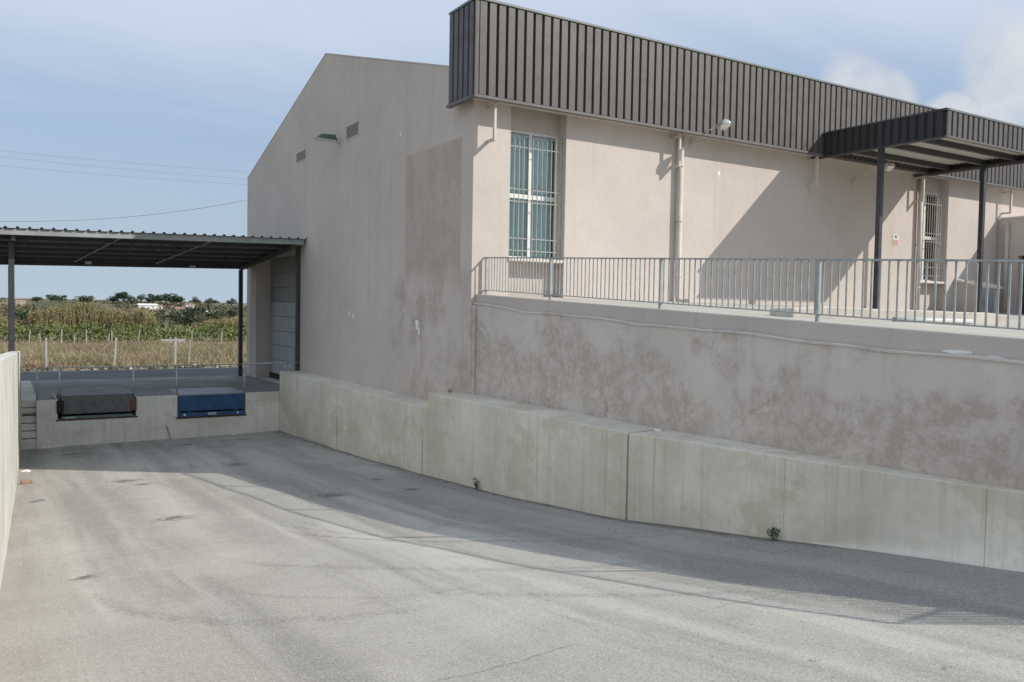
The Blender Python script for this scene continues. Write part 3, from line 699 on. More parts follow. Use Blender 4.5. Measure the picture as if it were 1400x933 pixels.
# ------------------------------------------------------------------ entrance canopy on the facade
def entrance_canopy():
    R = empty('entrance_canopy', (22.5, 13.9, .1), 'flat canopy with dark ribbed edge on two charcoal posts in front of the warehouse', 'canopy')
    x0, x1, y0, y1, z0, z1 = 19.94, 25.05, 12.06, YF-.46, 4.47, 5.13
    for (nm, a) in (('side', x0), ('side', x1)):
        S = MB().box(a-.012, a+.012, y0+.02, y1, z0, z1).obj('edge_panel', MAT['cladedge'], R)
        h = z1-z0-.05
        me = strip_mesh('cladding_rib', .165, h, .032, MAT['charclad'])
        n = int((y1-y0-.2)/.2345)
        for k in range(n+1):
            o = link('cladding_rib', me, S, (a+(-.0125 if a == x0 else .0125), y0+.14+k*.2345, z0+.025)); o.rotation_euler = (0, 0, -math.pi/2 if a == x0 else math.pi/2)
        MB().box(a-.05, a+.05, y0-.05, y1, z1-.02, z1+.03).obj('cap', MAT['trim'] if a > 21 else MAT['charcoal'], S)
        MB().box(a-.055, a+.03, y0-.05, y1, z0-.025, z0+.02).obj('drip_flange', MAT['charcoal'], S)
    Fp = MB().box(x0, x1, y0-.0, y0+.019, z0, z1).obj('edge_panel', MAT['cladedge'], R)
    me = strip_mesh('cladding_rib', .178, z1-z0-.05, .036, MAT['clad'])
    for k in range(int((x1-x0)/.2345)): link('cladding_rib', me, Fp, (x0+.11+k*.2345, y0-.0005, z0+.025))
    MB().box(x0+.051, x1-.051, y0-.055, y0+.05, z1-.02, z1+.03).obj('cap', MAT['trim'], Fp)
    MB().box(x0+.031, x1-.056, y0-.06, y0+.03, z0-.025, z0+.02).obj('drip_flange', MAT['darktrim'], Fp)
    # pale ribbed sheet seen from below
    mb = MB()
    zt = 4.70
    mb.box(x0+.015, x1-.015, y0+.021, y1+.44, zt, zt+.02)
    D = mb.obj('roof_sheet', MAT['sheet'], R)
    rib = MB().box(-(x1-x0)/2+.02, (x1-x0)/2-.02, -.02, .02, -.022, 0).mesh('sheet_rib', MAT['sheet'])
    k = 0; y = y0+.12
    while y < y1+.4:
        link('sheet_rib', rib, D, ((x0+x1)/2, y, zt-.001)); y += .145
    for y in (12.95, 13.87, 14.95): MB().box(x0+.02, x1-.02, y-.05, y+.05, zt-.17, zt-.024).obj('purlin', MAT['charcoal'], R)
    for a in (x0+.09, x1-.09): MB().box(a-.06, a+.06, y0+.03, y1+.44, z0-.01, zt-.175).obj('side_beam', MAT['charcoal'], R)
    for a in (x0+.09, x1-.09):
        pz = terr_z(a, 13.87)
        p = MB().box(a-.065, a+.065, 13.80, 13.93, pz, z0-.012).obj('post', MAT['charcoal'], R, bevel=.006)
        MB().box(a-.12, a+.12, 13.74, 13.99, pz, pz+.012).obj('base_plate', MAT['charcoal'], p)
entrance_canopy()

# ------------------------------------------------------------------ terrace railing
def railing():
    R = empty('terrace_railing', (9.2, 8, 0), 'long galvanised railing with thin vertical bars on top of the terrace wall', 'railing')
    X = 9.17; tz_ = lambda y: edge_z(y)+.82+.0*y; bz_ = lambda y: edge_z(y)+.10
    top = lambda y: lerp_tab([(0, .39), (16.1, 1.135)], y); bot = lambda y: top(y)-.72
    posts = [15.98, 13.45, 10.27, 7.2, 4.1, 1.05]
    for y in posts:
        q = .022 if y > 2 else .010
        MB().box(X-q, X+q, y-q, y+q, edge_z(y)-.02, top(y)).obj('post', MAT['rail'], R)
    def bar(f, name, h):
        mb = MB(); a, b = 1.05, 16.07
        mb.add([(X-.02, a, f(a)-h), (X+.02, a, f(a)-h), (X+.02, b, f(b)-h), (X-.02, b, f(b)-h),
                (X-.02, a, f(a)+h), (X+.02, a, f(a)+h), (X+.02, b, f(b)+h), (X-.02, b, f(b)+h)],
               [(0,3,2,1),(4,5,6,7),(0,1,5,4),(1,2,6,5),(2,3,7,6),(3,0,4,7)])
        mb.obj(name, MAT['rail'], R)
    bar(top, 'top_rail', .012); bar(bot, 'bottom_rail', .009)
    me = MB().tube([(0, 0, 0), (0, 0, .70)], .0125, 6, caps=False).mesh('baluster', MAT['rail'])
    y = 15.86
    while y > 1.1:
        if all(abs(y-p) > .045 for p in posts): link('baluster', me, R, (X, y, bot(y)+.009))
        y -= .118
    # return along the near end of the terrace
    z = top(1.05)
    for name, zz in (('top_rail', z), ('bottom_rail', z-.72)):
        MB().box(X, 18, 1.03, 1.07, zz-.012, zz+.012).obj(name, MAT['rail'], R)
    for k in range(24): link('baluster', me, R, (X+.12+k*.118, 1.05, z-.711))
railing()

# kerb and loose pipe on the terrace
def slab_between(name, a, b, w, h, z0f, mat, label, cat):
    a = Vector(a); b = Vector(b); d = (b-a).normalized(); n = Vector((-d.y, d.x)) * w
    L = (b-a).length; N = 8; mb = MB(); r = random.Random(3)
    for k in range(N+1):
        p = a+(b-a)*k/N; zz = z0f(p.x, p.y)
        j = [r.uniform(-.02, .02) for _ in range(4)]
        e = -.04 if k in (0, N) else 0
        mb.v += [(p.x, p.y, zz-.05), (p.x+n.x, p.y+n.y, zz-.05), (p.x+n.x*(1+j[0]), p.y+n.y*(1+j[0]), zz+h+j[1]*.4+e), (p.x-n.x*.06+j[2], p.y-n.y*.06, zz+h+j[3]*.4+e)]
    for k in range(N):
        for q in range(4):
            A = k*4+q; B = k*4+(q+1) % 4; mb.f.append((A, B, B+4, A+4))
    mb.f.append((3, 2, 1, 0)); e = N*4; mb.f.append((e, e+1, e+2, e+3))
    return tag(mb.obj(name, mat, bevel=.02), label, cat)
slab_between('concrete_kerb', (10.0, 8.3), (14.75, 7.65), 0.5, .18, terr_z, MAT['kerb'], 'rough low sandy concrete kerb lying on the terrace behind the railing', 'kerb')
pz = terr_z(12.9, 7.5)+.045
mb = MB().tube([(11.6, 7.72, pz+.004), (13.35, 7.5, pz-.01)], .042, 14, caps=False)
o = tag(mb.obj('drain_pipe', MAT['pvc'], smooth=True), 'loose grey plastic drain pipe lying beside the terrace kerb', 'pipe')
m = o.modifiers.new('solid', 'SOLIDIFY'); m.thickness = .004

# ------------------------------------------------------------------ lamps
def facade_lamp(X, z, label, aim):
    R = empty('wall_lamp', (X, YF, z), label, 'lamp', 'curved arm lamps on the warehouse front')
    MB().box(X-.05, X+.05, YF-.03, YF-.008, z-.1, z+.1).obj('wall_plate', MAT['cream'], R)
    hx, hy, hz = X+aim, YF-.92, z+.33
    pts = [(X, YF-.02, z), (X+aim*.18, YF-.22, z+.13), (X+aim*.5, YF-.5, z+.25), (hx-.02, hy+.12, hz)]
    MB().tube(pts, .016, 8).obj('arm', MAT['cream'], R, smooth=True)
    d = Vector((aim*.35, -.9, .05)).normalized()
    c = Vector((hx, hy, hz))
    pts = [c-d*.16, c-d*.12, c-d*.05, c+d*.06, c+d*.16, c+d*.24, c+d*.29]
    h = MB().tube(pts, .1, 14, radii=[.03, .06, .085, .12, .13, .09, .03]).obj('lamp_head', MAT['chrome'], R, smooth=True)
    c2 = c+d*.09-Vector((0, 0, .06))
    MB().tube([c2+Vector((0, 0, .02)), c2-Vector((0, 0, .03)), c2-Vector((0, 0, .07))], .1, 14, radii=[.11, .10, .05]).obj('diffuser', MAT['lampglass'], h, smooth=True)
facade_lamp(15.28, 4.36, 'pale lamp on a curved arm beside the downpipe under the fascia', .12)
facade_lamp(21.9, 4.02, 'pale lamp on a curved arm under the entrance canopy', .2)
def flood():
    y, z = 24.55, 5.03
    R = empty('floodlight', (XG, y, z), 'small dark green floodlight on the gable wall between two vents', 'lamp')
    MB().box(XG-.1, XG-.001, y-.07, y+.07, z-.06, z+.06).obj('bracket', MAT['cream'], R)
    h = MB().hexa([(XG-.75, y-.17, z-.0), (XG-.10, y-.10, z+.0), (XG-.10, y+.10, z+.0), (XG-.75, y+.17, z-.0),
                   (XG-.62, y-.13, z+.13), (XG-.14, y-.08, z+.17), (XG-.14, y+.08, z+.17), (XG-.62, y+.13, z+.13)]).obj('housing', MAT['lampbody'], R, bevel=.03)
    MB().hexa([(XG-.68, y-.13, z-.05), (XG-.2, y-.09, z-.04), (XG-.2, y+.09, z-.04), (XG-.68, y+.13, z-.05),
               (XG-.73, y-.16, z-.001), (XG-.12, y-.1, z-.001), (XG-.12, y+.1, z-.001), (XG-.73, y+.16, z-.001)]).obj('diffuser', MAT['lampglass'], R, bevel=.01)
flood()
# small notice on the facade
def notice():
    R = empty('notice', (24.1, YF, 2.2), 'small white notice with red lower half on the front wall near the downpipe', 'sign')
    MB().box(23.94, 24.26, YF-.012, YF-.006, 2.22, 2.58).obj('plate', MAT['label'], R)
    MB().box(23.97, 24.23, YF-.015, YF-.0125, 2.24, 2.40).obj('red_print', MAT['red'], R)
    MB().box(24.05, 24.15, YF-.015, YF-.0125, 2.46, 2.54).obj('symbol', MAT['ink'], R)
notice()

# ------------------------------------------------------------------ loading dock
DY, DZ = 28.3, -2.97
def loading_dock():
    R = empty('loading_dock', (4, 30, -4.3), 'raised concrete loading dock at the bottom of the ramp', 'loading dock')
    zb = -4.75; Y1 = 35.4
    segs = [(-6, .54, None), (.54, .92, 'stair'), (.92, 1.47, None), (1.47, 3.64, -3.57), (3.64, 4.86, None), (4.86, 7.0, -3.69), (7.0, 8.149, None)]
    for a, b, k in segs:
        if k is None: MB().box(a, b, DY, Y1, zb, DZ).obj('dock_block', MAT['dock'], R)
        elif k == 'stair':
            MB().box(a, b, DY+1.75, Y1, zb, DZ).obj('dock_block', MAT['dock'], R)
            for i in range(6):
                ztop = -4.32+(i+1)*.225 - (.0 if i < 5 else .001)
                st = MB().box(a+.001, b-.001, DY+.03+i*.05, DY+1.75, ztop-.225 if i else zb, ztop-.018).obj('step', MAT['dock'], R, bevel=.006)
                MB().box(a+.002, b-.002, DY+.055+i*.05, DY+1.74, ztop-.0178, ztop-.0002).obj('step_line', MAT['dark'] if i < 5 else MAT['dock'], st)  # thin dark line along the top of each step
        else:
            MB().box(a, b, DY, DY+2.1, zb, k).obj('dock_block', MAT['dock'], R)
            MB().box(a, b, DY+2.1, Y1, zb, DZ).obj('dock_block', MAT['dock'], R)
            # rusted angle round the pit
            MB().box(a-.05, b+.05, DY-.008, DY-.001, k-.045, k+.004).obj('pit_edge', MAT['rust'], R)
    MB().box(8.149, 9.45, 28.325, 35.3, zb, DZ).obj('dock_block', MAT['dock'], R)
    d = MB()
    for (a, b, y) in ((-5.98, .50, DY+.12), (.96, 1.43, DY+.12), (3.68, 4.82, DY+.12), (7.04, 8.9, DY+.12), (1.44, 3.67, DY+2.12), (4.83, 7.03, DY+2.12)):
        d.box(a, b, y, Y1-.02, DZ, DZ+.005)
    d.obj('deck_surface', MAT['slab'], R)
    # small rubble heap of mortar at the stair foot
    for k in range(9):
        x = 1.0+rnd.random()*.5; s = .03+rnd.random()*.05
        MB().tube([(x, DY-.05-rnd.random()*.12, rz(1, 28.2)-.02), (x+.02, DY-.06-rnd.random()*.08, rz(1, 28.2)+s*.8)], s, 6, radii=[s*1.3, s*.6]).obj('mortar_lump', MAT['dock'], R)
loading_dock()

def leveller(name, x0, x1, zlow, m_front, label, blue):
    R = empty(name, ((x0+x1)/2, DY+.2, zlow), label, 'dock leveller', 'dock levellers set into the loading dock')
    zt = DZ+(.115 if not blue else .02)
    # deck plate hinged at the rear
    MB().hexa([(x0, DY-.02, zt-.035), (x1, DY-.02, zt-.035), (x1, DY+2.05, DZ-.02), (x0, DY+2.05, DZ-.02),
               (x0, DY-.02, zt), (x1, DY-.02, zt), (x1, DY+2.05, DZ+.012), (x0, DY+2.05, DZ+.012)]).obj('deck_plate', MAT['deckplate'] if blue else MAT['greylev'], R)
    lipz = zlow+.20 if blue else zlow+.16
    MB().hexa([(x0+.02, DY-.05, lipz), (x1-.02, DY-.05, lipz), (x1-.02, DY-.015, lipz), (x0+.02, DY-.015, lipz),
               (x0+.005, DY-.06, zt-.037), (x1-.005, DY-.06, zt-.037), (x1-.005, DY-.022, zt-.037), (x0+.005, DY-.022, zt-.037)]).obj('lip', m_front, R, bevel=.008)
    MB().box(x0+.02, x1-.02, DY+.25, DY+.3, zlow+.005, DZ-.08).obj('pit_shade_sheet', MAT['dark'], R)  # dark sheet near the front paints the shaded gap under the deck plate
    if blue:
        MB().box(x0-.005, x1-.0, DY-.045, DY-.012, zlow+.012, zlow+.15).obj('front_beam', m_front, R, bevel=.006)
        for x in (x0+.33, x1-.28): MB().box(x-.04, x+.04, DY-.05, DY+.1, zlow+.151, zlow+.215).obj('lip_support', m_front, R)
        for x, w in ((x0+.19, .035), (x1-.22, .03)): MB().box(x-w, x+w, DY-.049, DY-.046, zlow+.05, zlow+.12).obj('tag', MAT['label'], R)
        L = MB().box((x0+x1)/2-.13, (x0+x1)/2+.13, DY-.05, DY-.046, zlow+.055, zlow+.12).obj('maker_plate', MAT['label'], R)
        MB().box((x0+x1)/2-.1, (x0+x1)/2+.1, DY-.053, DY-.0505, zlow+.075, zlow+.098).obj('print', MAT['ink'], L)
        for x in (x0, x1-.06): MB().box(x, x+.06, DY-.04, DY-.02, zlow+.151, zt-.04).obj('side_frame', m_front, R)
        for x in (x0+.0, x1-.03):   # worn pale lines along the plate edges
            MB().box(x, x+.03, DY+.05, DY+1.9, DZ+.0205, DZ+.024).obj('edge_line', MAT['gutter'], R)
    else:
        MB().box(x0+.0, x1-.0, DY-.03, DY+.05, zlow+.006, zlow+.09).obj('front_beam', MAT['lampbody'], R, bevel=.005)
        MB().box(x0+.1, x0+.38, DY-.034, DY-.031, zlow+.03, zlow+.07).obj('tag', MAT['galv'], R)
        for x in (x0-.03, x1+.0): MB().box(x-.09, x+.10, DY-.075, DY-.01, DZ-.40, DZ-.03).obj('bumper', MAT['rubber'] if x < 2 else MAT['rust'], R, bevel=.01)
leveller('dock_leveller', 1.56, 3.54, -3.57, MAT['greylev'], 'dark grey steel dock leveller with rubber bumpers in the dock edge', False)
leveller('dock_leveller', 4.88, 6.97, -3.69, MAT['blue'], 'blue dock leveller with small white plates in the dock edge', True)

def dock_rail():
    R = empty('dock_railing', (4, DY, DZ), 'thin grey tube railing along the loading dock edge', 'railing')
    zt = -2.01
    for x in (.94, 1.53, 3.57, 4.85, 6.99):
        MB().tube([(x, DY+.06, DZ), (x, DY+.06, zt)], .03, 8).obj('post', MAT['galv'], R, smooth=True)
    for x in (8.3, 8.5): MB().tube([(x, 28.2, -2.27), (x, 28.2, -1.99)], .025, 8).obj('post', MAT['galv'], R, smooth=True)
    MB().tube([(.94, DY+.06, zt), (6.99, DY+.06, zt)], .016, 8).obj('top_rail', MAT['galv'], R, smooth=True)
    MB().tube([(6.99, DY+.06, zt+.01), (8.15, DY-.02, zt+.03), (8.72, 28.2, zt+.03)], .026, 8).obj('top_rail', MAT['galv'], R, smooth=True)
dock_rail()

def dock_canopy():
    R = empty('dock_canopy', (2, 31, DZ), 'open metal canopy with corrugated roof over the loading dock', 'canopy')
    xa, xb = -5.8, 8.88
    def zr(x, y): return 2.17+.022*(x-xb)+.012*(28-x)*0 - (y-27.75)*.078
    mb = MB(); p = .30; x = xa; prof = []
    while x < xb-.05:
        prof += [(x, 0), (x+.20, 0), (x+.22, .05), (x+.275, .05), (x+.295, 0)]; x += p
    ya, yb = 27.62, 35.3
    for (xx, h) in prof: mb.v += [(xx, ya, zr(xx, ya)+.06+h), (xx, yb, zr(xx, yb)+.06+h)]
    for k in range(len(prof)-1): mb.f.append((2*k, 2*k+2, 2*k+3, 2*k+1))
    o = mb.obj('roof_sheet', MAT['darksheet'], R); m = o.modifiers.new('solid', 'SOLIDIFY'); m.thickness = .006; m.offset = 0
    def beam(name, a, b, w, h, mat):
        a = Vector(a); b = Vector(b); d = (b-a).normalized(); n = d.cross(Vector((0, 0, 1))).normalized()*w/2; u = Vector((0, 0, h))
        return MB().hexa([a-n*-1, a-n, b-n, b+n, a+n+u, a-n+u, b-n+u, b+n+u]).obj(name, mat, R)
    # front and rear channels
    for y, mat, h in ((27.72, MAT['gutter'], .17), (35.0, MAT['charcoal'], .2)):
        beam('edge_channel', (xa, y, zr(xa, y)+.05-h), (xb-.12, y, zr(xb-.12, y)+.05-h), .06, h, mat)
    for k in range(5):
        y = 29.0+k*1.25
        beam('purlin', (xa, y, zr(xa, y)-.08), (xb-.1, y, zr(xb-.1, y)-.08), .06, .12, MAT['charcoal'])
    for x in (-5.4, .34, 8.42):
        beam('rafter', (x, 27.8, zr(x, 27.8)-.27), (x, 34.95, zr(x, 34.95)-.22), .1, .14, MAT['charcoal'])
    for (x, y) in ((.30, 28.45), (.34, 35.0), (8.45, 35.0), (-5.4, 28.45), (-5.4, 35.0)):
        p_ = MB().box(x-.075, x+.075, y-.075, y+.075, DZ if y < 35.3 else DZ, zr(x, y)-.2).obj('post', MAT['charcoal'], R, bevel=.006)
        MB().box(x-.13, x+.13, y-.13, y+.13, DZ+.001, DZ+.016).obj('base_plate', MAT['charcoal'], p_)
    MB().box(8.70, 8.848, 28.29, 28.42, -2.262, zr(8.7, 28.4)-.1).obj('post', MAT['charcoal'], R, bevel=.006)
    for x in (3.2, 5.9):
        MB().tube([(x, 28.2, zr(x, 28.2)-.03), (x-.9, 33.6, zr(x-.9, 33.6)-.16)], .02, 6).obj('brace', MAT['galv'], R)
dock_canopy()
for x, lab in ((2.75, 'small grey canopy lamp above the grey leveller'), (6.35, 'small grey canopy lamp above the blue leveller')):
    R = empty('canopy_lamp', (x, 33.9, 1.4), lab, 'lamp', 'lamps under the dock canopy')
    MB().box(x-.12, x+.12, 33.85, 34.0, 1.41, 1.52).obj('housing', MAT['charcoal'], R, bevel=.01)
    MB().box(x-.1, x+.1, 33.82, 33.849, 1.35, 1.46).obj('lens', MAT['lampglass'], R)
    MB().box(x-.02, x+.02, 33.9, 33.96, 1.521, 1.66).obj('stem', MAT['charcoal'], R)

# ------------------------------------------------------------------ ramp litter and weeds
def weed(name, x, y, h, n, label, seed, zf=None):
    r = random.Random(seed); z = rz(x, y)-.01 if zf is None else zf
    R = empty(name, (x, y, z), label, 'weed')
    st = MB(); lf = MB()
    for k in range(n):
        a = r.uniform(0, 6.28); t = Vector((math.cos(a)*h*.4*r.random()-.3*h*.2, math.sin(a)*h*.4*r.random(), h*r.uniform(.5, 1)))
        b = Vector((x+r.uniform(-.02, .02), y+r.uniform(-.04, .04), z))
        st.tube([b, b+t*.5+Vector((0, 0, h*.1)), b+t], .003, 4)
        for q in range(9):
            c = b+t*r.uniform(.25, 1); d = Vector((r.uniform(-1, 1), r.uniform(-1, 1), r.uniform(-.2, .8))).normalized()*h*r.uniform(.12, .22)
            s = d.cross(Vector((r.uniform(-1, 1), r.uniform(-1, 1), 1))).normalized()*d.length*.3
            lf.add([c, c+d*.5+s, c+d, c+d*.5-s], [(0, 1, 2, 3)])
    st.obj('stem', MAT['weed'], R); lf.obj('foliage', MAT['weed'], R)
weed('weed', 8.10, 14.35, .26, 7, 'small upright weed at the foot of the concrete wall', 1)
weed('weed', 8.44, 7.18, .2, 9, 'low bushy weed at a joint of the concrete wall', 2)
weed('weed', 8.55, 16.45, .13, 5, 'tiny dry weed on the ledge beside the corner pilaster', 3, -1.905)
def lump(name, x, y, sx, sy, sz, mat, label, cat, rot=0, seed=0, z=None):
    r = random.Random(seed); mb = MB(); n = 9; z = rz(x, y) if z is None else z
    for lev, k in ((0, 1), (.55, .95), (1, .55)):
        for q in range(n):
            a = 2*math.pi*q/n; j = 1+r.uniform(-.22, .22)
            u, v = math.cos(a)*sx*k*j, math.sin(a)*sy*k*j
            mb.v.append((x+u*math.cos(rot)-v*math.sin(rot), y+u*math.sin(rot)+v*math.cos(rot), z-.004+lev*sz*(1+r.uniform(-.2, .2))))
    for lev in range(2):
        for q in range(n): mb.f.append((lev*n+q, lev*n+(q+1) % n, (lev+1)*n+(q+1) % n, (lev+1)*n+q))
    mb.f.append(tuple(range(2*n, 3*n)))
    return tag(mb.obj(name, mat), label, cat)
z = rz(.5, 21.6)
tag(MB().hexa([(.40, 21.5, z), (.62, 21.54, z), (.60, 21.66, z), (.38, 21.62, z), (.40, 21.5, z+.075), (.62, 21.54, z+.07), (.60, 21.66, z+.07), (.38, 21.62, z+.075)]).obj('brick', MAT['brick'], bevel=.012),
    'broken terracotta brick on the ramp beside the white wall', 'brick')
lump('paper_litter', .52, 23.5, .11, .07, .05, MAT['paper'], 'crumpled white paper on the ramp beside the white wall', 'litter', seed=4)
lump('rag', .62, 18.8, .16, .06, .035, MAT['ink'], 'dark flattened rag on the ramp near the white wall', 'rag', .5, 5)
lump('paper_litter', 6.6, 28.1, .10, .05, .03, MAT['paper'], 'white scrap of paper at the foot of the dock below the blue leveller', 'litter', seed=6)
lump('plaster_fragment', 8.72, 9.75, .05, .11, .02, MAT['flake'], 'white plaster fragment on top of the concrete ledge', 'fragment', seed=7, z=-1.85)
tag(MB().tube([(4.63, 28.12, rz(4.6, 28.1)), (4.52, 28.28, -3.92)], .014, 6).obj('stick', MAT['wood']), 'short dark stick leaning against the dock face', 'stick')
def grit():
    r = random.Random(11); mb = MB()
    for k in range(5000):
        y = 2.5+26*r.random()**1.3; x = .3+7.8*r.random()
        if r.random() < .45: x = 8.12-abs(r.gauss(0, .12)) if r.random() < .6 else -.3+.0322*y+abs(r.gauss(0, .25))
        if x > 8.12-max(0, 0): continue
        s = r.uniform(.003, .0085); z = rz(x, y)+.004
        mb.add([(x-s, y-s*.6, z-.01), (x+s, y-s*.8, z-.01), (x+s*.2, y+s, z-.01), (x, y, z+s)], [(0, 1, 3), (1, 2, 3), (2, 0, 3)])
    tag(mb.obj('loose_grit', MAT['debris']), 'loose pale grit scattered over the ramp', 'grit', kind='stuff')
grit()

# ------------------------------------------------------------------ field behind the dock
def verge():
    r = random.Random(5); a = MB(); b = MB()
    for k in range(420):
        x = r.uniform(-14, 16); y = 45.2+abs(r.gauss(0, .5)); s = r.uniform(.03, .13); z = tz(x, y)
        (b if r.random() < .9 else a).add([(x-s, y-s, z-.02), (x+s, y-s*.7, z-.02), (x+s*.5, y+s, z-.02), (x-s*.6, y+s*.7, z-.02), (x, y, z+s*r.uniform(.6, 1.3))],
              [(0, 1, 4), (1, 2, 4), (2, 3, 4), (3, 0, 4)])
    tag(a.obj('pale_rubble', MAT['stone']), 'pale stones scattered along the road edge', 'rubble', kind='stuff')
    tag(b.obj('dark_rubble', MAT['darkrub']), 'dark clods and asphalt lumps along the road edge', 'rubble', kind='stuff')
verge()
tag(MB().box(9.9, 11.3, 46.2, 46.35, tz(10, 46)-.01, tz(10, 46)+.1).obj('timber_plank', MAT['postc']), 'pale plank lying in the grass at the road edge', 'plank')
lump('paper_litter', 8.75, 45.9, .12, .1, .16, MAT['paper'], 'white plastic litter at the foot of a field fence post', 'litter', seed=9, z=tz(8.6, 45.9))
def field_grass():
    r = random.Random(21); mb = MB()
    for k in range(24000):
        u = r.random(); y = 46.3+38*u**1.25; w = 16+y*.2; x = r.uniform(-w*.7, w+4)
        patch = math.sin(x*.55+1.1)*math.cos(y*.33)+.5*math.sin(x*1.7+y*.9)
        h = (.36+.17*patch)*r.uniform(.45, 1.35); z = tz(x, y)-.02
        if y < 47.4: h *= .6
        for q in range(5):
            a = r.uniform(0, 3.14); s = r.uniform(.012, .034); lx, ly = r.gauss(0, .5)*h, r.gauss(0, .5)*h
            bx, by = x+r.gauss(0, .2), y+r.gauss(0, .2); c, d = math.cos(a)*s, math.sin(a)*s
            mb.add([(bx-c, by-d, z), (bx+c, by+d, z), (bx+lx, by+ly, z+h*r.uniform(.7, 1.1))], [(0, 1, 2)])
    tag(mb.obj('dry_grass', MAT['grass']), 'tall dry grass covering the field beyond the road', 'grass', kind='stuff')
field_grass()
def fence_post(x, y, lean, label, mat=None, h=1.52):
    z = tz(x, y)
    R = empty('fence_post', (x, y, z), label, 'post', 'fence posts at the field edge')
    MB().hexa([(x-.05, y-.05, z-.1), (x+.05, y-.05, z-.1), (x+.05, y+.05, z-.1), (x-.05, y+.05, z-.1),
               (x-.045+lean, y-.045, z+h), (x+.045+lean, y-.045, z+h), (x+.045+lean, y+.045, z+h), (x-.045+lean, y+.045, z+h)]).obj('shaft', mat or MAT['postc'], R)
    MB().tube([(x+lean*.85, y-.06, z+h*.9), (x+lean*.85+.0, y+.06, z+h*.9)], .012, 6).obj('wire_tie', MAT['wire'], R)
fence_post(1.95, 47, 0, 'upright pale fence post at the field edge, beyond the grey leveller')
fence_post(5.0, 47, .1, 'leaning pale fence post at the field edge, between the two levellers')
fence_post(7.95, 47, .02, 'pale fence post at the field edge, beyond the blue leveller')
fence_post(8.62, 47, .08, 'thin weathered fence stake beside a pale fence post', MAT['postw'], 1.4)
def vines():
    for i, y in enumerate((82.5, 85.5, 88.5, 92)):
        r = random.Random(40+i); R = empty('vine_row', (12, y, tz(0, y)),
            ['front', 'second', 'third', 'rearmost'][i]+' row of green grapevines across the field', 'vine row', 'vine rows across the field')
        lf = MB(); st = MB()
        for k in range(3000):
            x = r.uniform(-25, 45); hh = 1.45+.28*math.sin(x*1.9+i*2)+.2*math.sin(x*4.7)
            z = tz(x, y)+hh*(r.random()**.75)+.05; yy = y+r.gauss(0, .3); s = r.uniform(.08, .17)
            n = Vector((r.uniform(-1, 1), r.uniform(-1, .3), r.uniform(-.3, 1))).normalized(); u = n.cross(Vector((0, .3, 1))).normalized()*s; w = n.cross(u).normalized()*s
            c = Vector((x, yy, z)); lf.add([c-u, c-w, c+u, c+w*1.1], [(0, 1, 2, 3)])
        x = -25
        while x < 45:
            z = tz(x, y); st.tube([(x, y, z-.05), (x+.08, y+.03, z+.4), (x, y, z+.9)], .035, 5); x += 1.4+r.random()*.3
        lf.obj('foliage', MAT['vine'], R); st.obj('stems', MAT['bark'], R)
vines()
for k, (x, h) in enumerate([(2.05, 1.3), (2.9, 1.05), (4.5, 1.35), (5.4, 1.0), (6.35, 1.35), (8.45, 1.25), (8.0, 1.0), (10.5, 1.3), (15.2, 1.2), (17.5, 1.3), (-.6, 1.2), (20.3, 1.25)]):
    y = 79.6+(k % 3)*.8; z = tz(x, y); l = rnd.uniform(-.06, .06)
    o = MB().tube([(x, y, z-.05), (x+l, y, z+.55*h), (x+l*2, y, z+h)], .045, 6).obj('vineyard_stake', MAT['postc'])
    tag(o, 'grey stake in front of the vine rows', 'stake', 'stakes in front of the vine rows')
tag(MB().box(12.1, 14.1, 78.4, 78.9, tz(13, 78)-.1, tz(13, 78)+.48).obj('water_trough', MAT['postc'], bevel=.04), 'low pale concrete trough in the grass before the vines', 'trough')
def thicket(name, x0, x1, y0, y1, h, n, mat, label, seed):
    r = random.Random(seed); mb = MB()
    for k in range(n):
        u = r.random(); x = x0+(x1-x0)*u; y = r.uniform(y0, y1); z = tz(x, y)
        env = (math.sin(math.pi*min(1, max(0, u)))**.16)*(.90+.05*math.sin(x*.9)+.04*math.sin(x*2.3+1))
        hh = h*env*r.uniform(.7, 1.03); lx, ly = r.gauss(0, .5), r.gauss(0, .3); s = r.uniform(.025, .05)
        mb.add([(x-s, y, z), (x+s, y, z), (x+lx+s*.5, y+ly, z+hh), (x+lx-s*.5, y+ly, z+hh)], [(0, 1, 2, 3)])
        for q in range(5):
            t = r.uniform(.35, 1); c = Vector((x+lx*t, y+ly*t, z+hh*t)); d = Vector((r.uniform(-.5, .5), r.uniform(-.5, .3), r.uniform(-.1, .35)))
            w = Vector((0, 0, 1)).cross(d).normalized()*.04+Vector((0, 0, .03))
            mb.add([c-w, c+d, c+w], [(0, 1, 2)])
    tag(mb.obj(name, mat), label, 'thicket', kind='stuff')
thicket('cane_thicket', 3.2, 11.8, 105, 110, 3.85, 4200, MAT['cane'], 'tall tan cane thicket beyond the vine rows', 31)
thicket('cane_thicket', 10.9, 15.2, 104, 108, 3.5, 2000, MAT['cane'], 'rounded lower cane clump beside the tall cane thicket', 32)
thicket('cane_thicket', -9, 1.4, 108, 112, 2.6, 1800, MAT['cane'], 'cane thicket left of the tall one beyond the vines', 33)
thicket('reed_bed', 24, 34, 118, 124, 2.2, 1500, MAT['cane'], 'short tan reeds beside dark bushes past the vines', 34)

